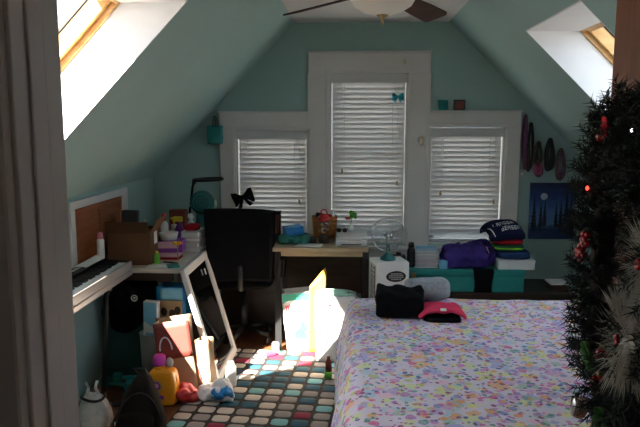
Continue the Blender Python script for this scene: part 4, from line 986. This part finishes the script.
bottle('short grey jar right of the red-capped bottle', -1.215, 4.33, .17, .032, 'palegrey', 'whitep')
bottle('small green and yellow bottle in front of the purple box', -1.178, 3.80, .085, .017, 'green', 'yellow', .025)
r = thing('spray_bottle', 'spray bottle with a bright yellow trigger head on the side table', 'spray bottle', (-1.175, 4.32, TT))
MB().lathe([(0, 0), (.034, 0), (.036, .01), (.034, .13), (.015, .17), (.013, .185), (0, .185)], M['purple'], n=20).build('body', r)
MB().bb((-.045, -.014, .186), (.022, .014, .222), M['yellow'], bev=.006).bb((-.06, -.006, .203), (-.045, .006, .216), M['yellow']).build('spray_head', r); MB().tube([(-.03, 0, .19), (-.042, 0, .17), (-.04, 0, .145)], .005, M['yellow']).build('trigger', r)
tag(MB().bb((-.06, -.04, 0), (.06, .04, .235), M['maroon'], bev=.002).build('box_file', loc=(-1.255, 4.60, TT)), 'dark maroon box file behind the yellow spray head', 'box')
tag(MB().bb((-.07, -.05, 0), (.065, .05, .016), M['redf'], bev=.002).bb((-.068, -.048, .0162), (.063, .048, .04), M['pink'], bev=.002).build('book', loc=(-1.145, 3.98, TT)), 'pink and red book lying under the purple box', 'book')
r = thing('craft_box', 'purple box with a pink front on the side table', 'box', (-1.155, 4.02, TT+.041), R(5)); MB().bb((-.085, -.06, 0), (.085, .06, .075), M['purple'], bev=.003).build('box_base', r); MB().bb((-.080, -.0625, .028), (.062, -.0605, .072), M['pink']).build('front_panel', r)
tag(MB().lathe([(0, 0), (.05, 0), (.062, .045), (.058, .045), (.047, .005), (0, .005)], M['whitep'], (-1.165, 4.02, TT+.1165), 24).build('bowl'), 'white bowl on top of the purple box', 'bowl')
r = thing('artificial_flower', 'yellow and orange flower at the right end of the purple box', 'flower', (-1.085, 3.93, TT)); MB().tube([(0, 0, 0), (0, 0, .10)], .004, M['green'], 6).build('stem', r); mb = MB()
for k in range(7): mb.ball((.02*cos(k*.9), .02*sin(k*.9), .11), (.014, .014, .009), M['yellow' if k % 2 else 'orange'], 8)
mb.build('petals', r)
tag(MB().sheet(lambda u, v: (-1.22+.13*u, 3.70+.10*v, TT+.003), 3, 3, M['paper'], .003).build('paper_sheet'), 'white sheet of paper at the near left corner of the side table', 'paper')
tag(MB().bb((-.035, -.04, 0), (.035, .04, .012), M['tealp'], bev=.003).build('tape_holder', loc=(-1.06, 3.73, TT), rot=(0, 0, .4)), 'flat teal case at the near corner of the side table', 'case')
tag(MB().tube([(-1.15, 3.84, TT+.006), (-1.05, 3.80, TT+.006)], .0055, M['black'], 8).build('marker_pen'), 'black marker pen lying on the side table', 'pen')
for k, (h0, m, lab) in enumerate(((0, 'greycush', 'grey book at the bottom of the pile beside the chair'), (.038, 'paper', 'white book second in the pile beside the chair'), (.07, 'pink', 'pale pink book third in the pile beside the chair'), (.098, 'greycush', 'grey book on top of the pile beside the chair'))):
    hh = (.037, .031, .027, .04)[k]; r = thing('book', lab, 'book', (-1.07, 4.27, TT+h0), R((2, -5, 4, 0)[k]), 'books piled on the side table')
    MB().bb((-.06, -.09, 0), (.06, .09, .003), M[m]).bb((-.06, -.09, hh-.003), (.06, .09, hh), M[m]).bb((-.06, .086, .003), (.06, .09, hh-.003), M[m]).build('cover', r); MB().bb((-.057, -.087, .0032), (.057, .0855, hh-.0032), M['paper']).build('pages', r)
tag(MB().soft((-1.075, 4.27, TT+.158), (.09, .10, .038), M['redf'], amp=.008, cuts=7).build('cloth_pouch'), 'crumpled red pouch on top of the book pile', 'pouch')
r = thing('figurine', 'small white figurine between the spray bottle and the teal fan', 'figurine', (-1.125, 4.44, TT)); MB().lathe([(0, 0), (.028, 0), (.03, .15), (.02, .17), (.012, .185), (0, .185)], M['whitep'], n=18).build('body', r); MB().ball((0, 0, .207), .023, M['whitep']).build('head', r)
# teal round desk fan
r = thing('table_fan', 'small teal round fan with pale side knobs under the black lamp', 'fan', (-1.085, 4.62, TT))
MB().lathe([(0, 0), (.06, 0), (.062, .02), (.05, .10), (.045, .20), (0, .20)], M['fanteal'], n=28).build('base', r)
cz = .285; MB().lathe([(0, 0), (.085, 0), (.088, .02), (.088, .05), (.06, .066), (0, .066)], M['fanteal'], (0, .05, cz), 32, (pi/2, 0, 0)).build('housing', r)
mb = MB()
for rad in (.062, .040, .018): mb.tube([(rad*cos(2*pi*k/32), -.018, cz+rad*sin(2*pi*k/32)) for k in range(32)], .003 if rad > .06 else .0016, M['tealp'], 6, closed=True)
for k in range(12): mb.tube([(.01*cos(k*pi/6), -.018, cz+.01*sin(k*pi/6)), (.062*cos(k*pi/6), -.018, cz+.062*sin(k*pi/6))], .0016, M['fanteal'], 4)
mb.build('grille', r)
for s in (-1, 1): MB().ball((s*.096, .02, cz-.01), (.009, .014, .028), M['pmint'], 10).build('side_knob', r)
# lamp
r = thing('desk_lamp', 'black swing-arm lamp with flat ring head beside the left window', 'lamp', (-1.21, 4.72, TT))
MB().lathe([(0, 0), (.055, 0), (.055, .012), (.015, .022), (0, .022)], M['black'], n=24).build('base', r)
MB().tube([(0, 0, .02), (.01, -.01, .20), (.05, -.06, .40), (.062, -.07, .43)], .009, M['black']).build('arm', r)
MB().ball((.065, -.075, .43), .016, M['black']).build('joint', r)
MB().tube([(.175+.105*cos(2*pi*k/40), -.10+.085*sin(2*pi*k/40), .455+.004*cos(2*pi*k/40)) for k in range(40)], .012, M['black'], 8, closed=True).tube([(.065, -.075, .435), (.085, -.09, .45)], .008, M['black']).build('ring_head', r)
MB().lathe([(0, 0), (.10, 0), (.10, .004), (0, .004)], M['cplastic'], (.175, -.10, .453), 32, sy=.8).build('magnifier_lens', r)
tag(MB().lathe([(0, 0), (.03, 0), (.034, .12), (.03, .12), (.027, .005), (0, .005)], M['palegrey'], (-1.04, 4.48, TT), 20).build('pencil_cup'), 'pale grey cup beside the black chair back', 'cup')

# leaning white-framed mirror
mr = thing('mirror', 'white framed mirror leaning against the right edge of the side table', 'mirror', (-.772, 3.935, .0145), 0, None, (0, R(-15.6), 0))
MW, MH, FW = .30, .735, .05
mb = MB()
for q in ((-MW, 0, -MW+FW, MH), (MW-FW, 0, MW, MH), (-MW+FW, 0, MW-FW, FW), (-MW+FW, MH-FW, MW-FW, MH)): mb.bb((-.03, q[0], q[1]), (0, q[2], q[3]), M['white'], bev=.004)
mb.build('frame', mr)
MB().bb((-.014, -MW+FW, FW), (-.010, MW-FW, MH-FW), M['mirror']).build('mirror_glass', mr); MB().bb((-.024, -MW+FW, FW), (-.0145, MW-FW, MH-FW), M['card']).build('backing', mr)
MB().bb((.0005, .10, MH-.13), (.002, .125, MH-.09), M['paper']).build('price_sticker', mr)

# ------------------------------------------------------------------ clutter on the floor at left
r = thing('storage_bin', 'dark teal storage bin on the floor under the piano end', 'bin', (-1.37, 3.91, 0)); MB().bb((-.150, -.15, 0), (.145, .15, .40), M['darkteal'], bev=.008).build('body', r); MB().bb((-.155, -.155, .4003), (.150, .155, .43), M['darkteal'], bev=.006).build('lid', r)
jk = tag(MB().soft((-1.335, 3.83, .525), (.26, .34, .19), M['blackf'], k=3, amp=.04, freq=9, cuts=20, seed=31, fn=lambda w: (w.x, w.y, max(-.092, w.z))).sheet(lambda u, v: (-1.45+.25*u, 3.725-.018*noise.noise(Vector((u*6, v*3, 1)))-.03*sin(pi*v), .56-.26*v*(.55+.45*sin(pi*(u*.8+.25)))), 14, 14, M['blackf'], .01).build('jacket'), 'black jacket with a round white emblem heaped over the dark teal bin', 'jacket')
mb = MB(); mb.tube([(.017*cos(2*pi*k/24), -.0, .017*sin(2*pi*k/24)) for k in range(24)], .004, M['paper'], 6, closed=True).ball((0, .002, 0), (.008, .003, .008), M['paper'], 8)
mb.build('emblem', jk, loc=(-1.285, 3.672, .535))['label'] = 'round white emblem'
tag(MB().soft((-1.20, 3.96, .615), (.15, .07, .10), M['pink'], k=3, amp=.012, cuts=8, seed=3, rot=(0, R(25), 0)).build('canvas_shoe'), 'pale pink cloth shoe lying over the black jacket', 'shoe')
r = thing('waste_bin', 'slim pale grey waste bin right of the dark teal bin', 'bin', (-1.19, 3.675, 0)); MB().lathe([(0, 0), (.058, 0), (.068, .32), (.072, .325), (.066, .325), (.054, .006), (0, .006)], M['palegrey'], n=32).build('tub', r)
r = thing('snack_carton', 'white and light blue carton sticking out of the pale grey bin', 'carton', (-1.19, 3.675, .18), 0, None, (R(1), R(2), R(-8))); MB().bb((-.044, -.022, 0), (.044, .022, .34), M['paper'], bev=.003).build('carton_body', r); MB().prism([(-.042, .22), (.042, .17), (.042, .336), (-.042, .336)], 'y', -.0232, -.0224, M['ltblue']).bb((-.03, -.0232, .10), (.028, -.0224, .15), M['ltblue']).build('blue_print', r)
r = carrier('plastic_bag', 'bright blue bag with tan picture standing behind the brown paper bag', 'bag', (-1.085, 3.812, .001), (0, 0, R(-4)), .18, .11, .585, 'blue', False, .02)
mb = MB(); mb.bb((-.075, -.066, .36), (.075, -.0645, .50), M['tan'])
for x, z_ in ((-.04, .43), (.01, .42), (.045, .44)): mb.prism([(x+.02*cos(2*pi*k/16), z_+.026*sin(2*pi*k/16)) for k in range(16)], 'y', -.0672, -.0662, M['darkwood'])
mb.build('printed_picture', r)['label'] = 'tan printed picture'
MB().sheet(lambda u, v: (-.06+.14*u, -.065-.003*sin(u*9), .505+.075*v), 6, 4, M['ltblue'], .001).build('upper_band', r)  # light blue strip across the upper front of the bag
r = carrier('paper_bag', 'big brown paper bag with maroon upper half and white handle', 'bag', (-.985, 3.56, .0145), (R(-3), R(-6), R(10)), .20, .13, .43, 'kraft', True, .02, 'paper', .035, .0)
for ch_ in list(r.children):
    if ch_.name.startswith('handle'): bpy.data.objects.remove(ch_)
MB().sheet(lambda u, v: ((u*2-1)*.0995, -.0735-.004*sin(pi*u), .215+.212*v), 10, 6, M['maroon'], .001).build('maroon_print', r)
MB().tube([(-.045+.034*cos(q), -.078, .27+.075*sin(q)) for q in [pi*i/14 for i in range(15)]], .0045, M['paper'], 6).build('handle', r)
r = carrier('gift_bag', 'small tan craft bag with a red and white tag against the mirror', 'bag', (-.835, 3.575, .0145), (0, R(-3), R(-12)), .085, .07, .31, 'kraft', False, 0)
MB().prism([(-.03, .17), (.0, .20), (.036, .16), (.03, .10), (0, .075)], 'y', -.0435, -.0425, M['paper']).prism([(-.036, .175), (-.03, .17), (0, .075), (-.012, .07)], 'y', -.0435, -.0425, M['red']).build('paper_tag', r)
# detergent jug
r = thing('detergent_bottle', 'orange laundry detergent jug with a magenta cap', 'bottle', (-1.04, 3.40, .0005), R(-8))
mb = MB(); mb.soft((0, 0, .105), (.165, .095, .21), M['orange'], k=6, amp=.0, cuts=12, fn=lambda w: (w.x*(1-.15*max(0, (w.z-.02)/.085)), w.y, w.z)); mb.lathe([(.042, .19), (.030, .215), (.028, .228), (0, .228)], M['orange'], (-.022, 0, 0), 20); mb.build('jug_body', r)
MB().tube([(.015, 0, .20), (.055, 0, .195), (.068, 0, .15), (.066, 0, .09)], .0155, M['orange']).build('handle', r)
MB().lathe([(0, .2285), (.036, .2285), (.037, .24), (.034, .275), (.030, .282), (0, .283)], M['magenta'], (-.022, 0, 0), 24).build('cap', r)
MB().ball((.03, .02, .235), (.022, .018, .03), M['palegrey']).build('measuring_cup', r)
mb = MB(); mb.prism([(-.022+.040*cos(2*pi*k/28), .115+.044*sin(2*pi*k/28)) for k in range(28)], 'y', -.0495, -.0475, M['yelpaper']); mb.prism([(-.022+.026*cos(2*pi*k/24), .12+.026*sin(2*pi*k/24)) for k in range(24)], 'y', -.0505, -.0496, M['purple']); mb.prism([(-.022+.013*cos(2*pi*k/20), .122+.013*sin(2*pi*k/20)) for k in range(20)], 'y', -.0512, -.0506, M['pink']); mb.bb((-.05, -.0505, .045), (.02, -.0475, .068), M['purple']); mb.build('label_print', r)
# crumpled plastic and cups
tag(MB().soft((-.905, 3.42, .052), (.115, .12, .085), M['red'], k=3, amp=.03, freq=15, cuts=16, seed=41, fn=lambda w: (w.x, w.y, max(-.038, w.z))).build('plastic_wrapper'), 'crumpled red plastic wrapper on the rug edge beside the detergent', 'wrapper')
mb = MB(); mb.soft((-.755, 3.45, .058), (.18, .15, .09), M['paper'], k=3, amp=.04, freq=14, cuts=18, seed=51, fn=lambda w: (w.x, w.y, max(-.043, w.z)))
mb.soft((-.72, 3.42, .055), (.10, .10, .06), M['blue'], k=3, amp=.03, freq=18, cuts=12, seed=55, fn=lambda w: (w.x, w.y, max(-.038, w.z))); tag(mb.build('plastic_bag'), 'crumpled white and blue plastic bag on the rug in front of the mirror', 'bag')
r = thing('shampoo_bottle', 'plain white bottle standing at the bottom corner of the mirror', 'bottle', (-.70, 3.62, .0145), R(20)); MB().box((0, 0, .065), (.062, .036, .13), M['whitep'], bev=.012, seg=3).build('body', r); MB().bb((-.018, -.012, .1305), (.018, .012, .155), M['whitep'], bev=.004).build('cap', r)
# dumbbells
def dumbbell(label, loc, rot):
    r = thing('dumbbell', label, 'dumbbell', loc, 0, 'teal dumbbells by the wall', rot)
    MB().tube([(-.06, 0, .035), (.06, 0, .035)], .013, M['tealp'], 12).build('grip', r)
    for s in (-1, 1):
        MB().lathe([(0, -.028), (.028, -.028), (.036, -.018), (.036, .018), (.028, .028), (0, .028)], M['tealp'], (s*.085, 0, .036), 6, (0, pi/2, 0), smooth=False).build('weight_head', r)
    return r
d0 = dumbbell('teal dumbbell lying nearest the dark teal bin', (-1.32, 3.68, .0005), (0, 0, R(10)))
dup(d0, (-1.37, 3.575, .0005), (0, 0, R(-14)), 'teal dumbbell lying behind the white plastic bag')
dup(d0, (-1.215, 3.50, .0005), (0, 0, R(70)), 'teal dumbbell lying beside the dark brown backpack')
# white carrier bag
w = tag(MB().soft((-1.30, 3.05, .115), (.175, .15, .24), M['cplastic'], k=3, amp=.020, freq=12, cuts=14, seed=61, fn=lambda w: (w.x*(1-.5*max(0, w.z/.12)), w.y*(1-.5*max(0, w.z/.12)), w.z)).soft((-1.30, 3.05, .105), (.165, .14, .215), M['paper'], k=3, amp=.016, freq=12, cuts=12, seed=62, fn=lambda w: (w.x*(1-.5*max(0, w.z/.12)), w.y*(1-.5*max(0, w.z/.12)), w.z)).build('carrier_bag'), 'white plastic carrier bag with a black tie on the floor by the doorway', 'bag')
for s in (-1, 1): MB().sheet(lambda u, v: (-1.30+s*.024+.018*(u-.5)*(1-.3*v), 3.04+.012*sin(v*6+s),   .20+.075*v), 4, 10, M['paper'], .002).build('handle', w)
MB().tube([(-1.30+.058*cos(2*pi*k/24), 3.05+.052*sin(2*pi*k/24), .188+.006*sin(4*pi*k/24)) for k in range(24)], .007, M['black'], 6, closed=True).build('black_tie', w)
# backpack
bp = thing('backpack', 'dark brown backpack slumped on the floor in front of the detergent', 'backpack', (-1.055, 3.03, .0005), 0, None, (0, 0, R(6)))
MB().soft((0, 0, .165), (.27, .18, .33), M['brownbag'], k=3.2, amp=.016, freq=8, cuts=18, seed=71, fn=lambda w: (w.x*(1-.75*max(0, (w.z+.09)/.26))+.10*max(0, w.z+.05), w.y*(1-.4*max(0, w.z/.17)), w.z)).build('body', bp)
MB().soft((.0, -.085, .095), (.17, .05, .13), M['brownbag'], k=4, amp=.006, cuts=10, seed=72).build('front_pocket', bp)
MB().tube([(.115*cos(q)+.02*sin(q), -.070-.012*sin(q), .02+.235*sin(q)) for q in [pi*i/20 for i in range(21)]], .004, M['black'], 6).build('zip', bp)
MB().tube([(.0, .0, .315), (-.02, .0, .345), (.03, .0, .35), (.045, .0, .312)], .008, M['black'], 8).build('grab_handle', bp)
MB().tube([(-.10, -.085, .11), (-.102, -.090, .085)], .006, M['chrome'], 8).build('zip_pull', bp)

# ------------------------------------------------------------------ light, sky, camera
wd = bpy.data.worlds.new('sky'); scene.world = wd; wd.use_nodes = True
bg = wd.node_tree.nodes['Background']; bg.inputs[0].default_value = (.70, .85, 1.0, 1); bg.inputs[1].default_value = 1.05
sl = bpy.data.lights.new('sun', 'SUN'); sl.energy = 14; sl.angle = R(.53); sl.color = (1, .93, .82)
so = bpy.data.objects.new('sun', sl); COL.objects.link(so); so.rotation_euler = Vector((.58, 1.25, -1.0)).to_track_quat('-Z', 'Y').to_euler(); so.location = (-6, -8, 8)

YAW = math.atan(30/640); PIT = math.atan(86.5/640)
cd = bpy.data.cameras.new('camera'); cd.sensor_width = 36; cd.lens = 36*640/640; cd.clip_start = .05
co = bpy.data.objects.new('camera', cd); COL.objects.link(co); co.location = (0, 0, 1.55); co.rotation_euler = (pi/2-PIT, 0, YAW)
scene.camera = co
vs = scene.view_settings; scene.display_settings.display_device = 'sRGB'
vs.view_transform = 'Standard'; vs.look = 'None'; vs.gamma = 1; vs.use_curve_mapping = False; vs.exposure = 2.3
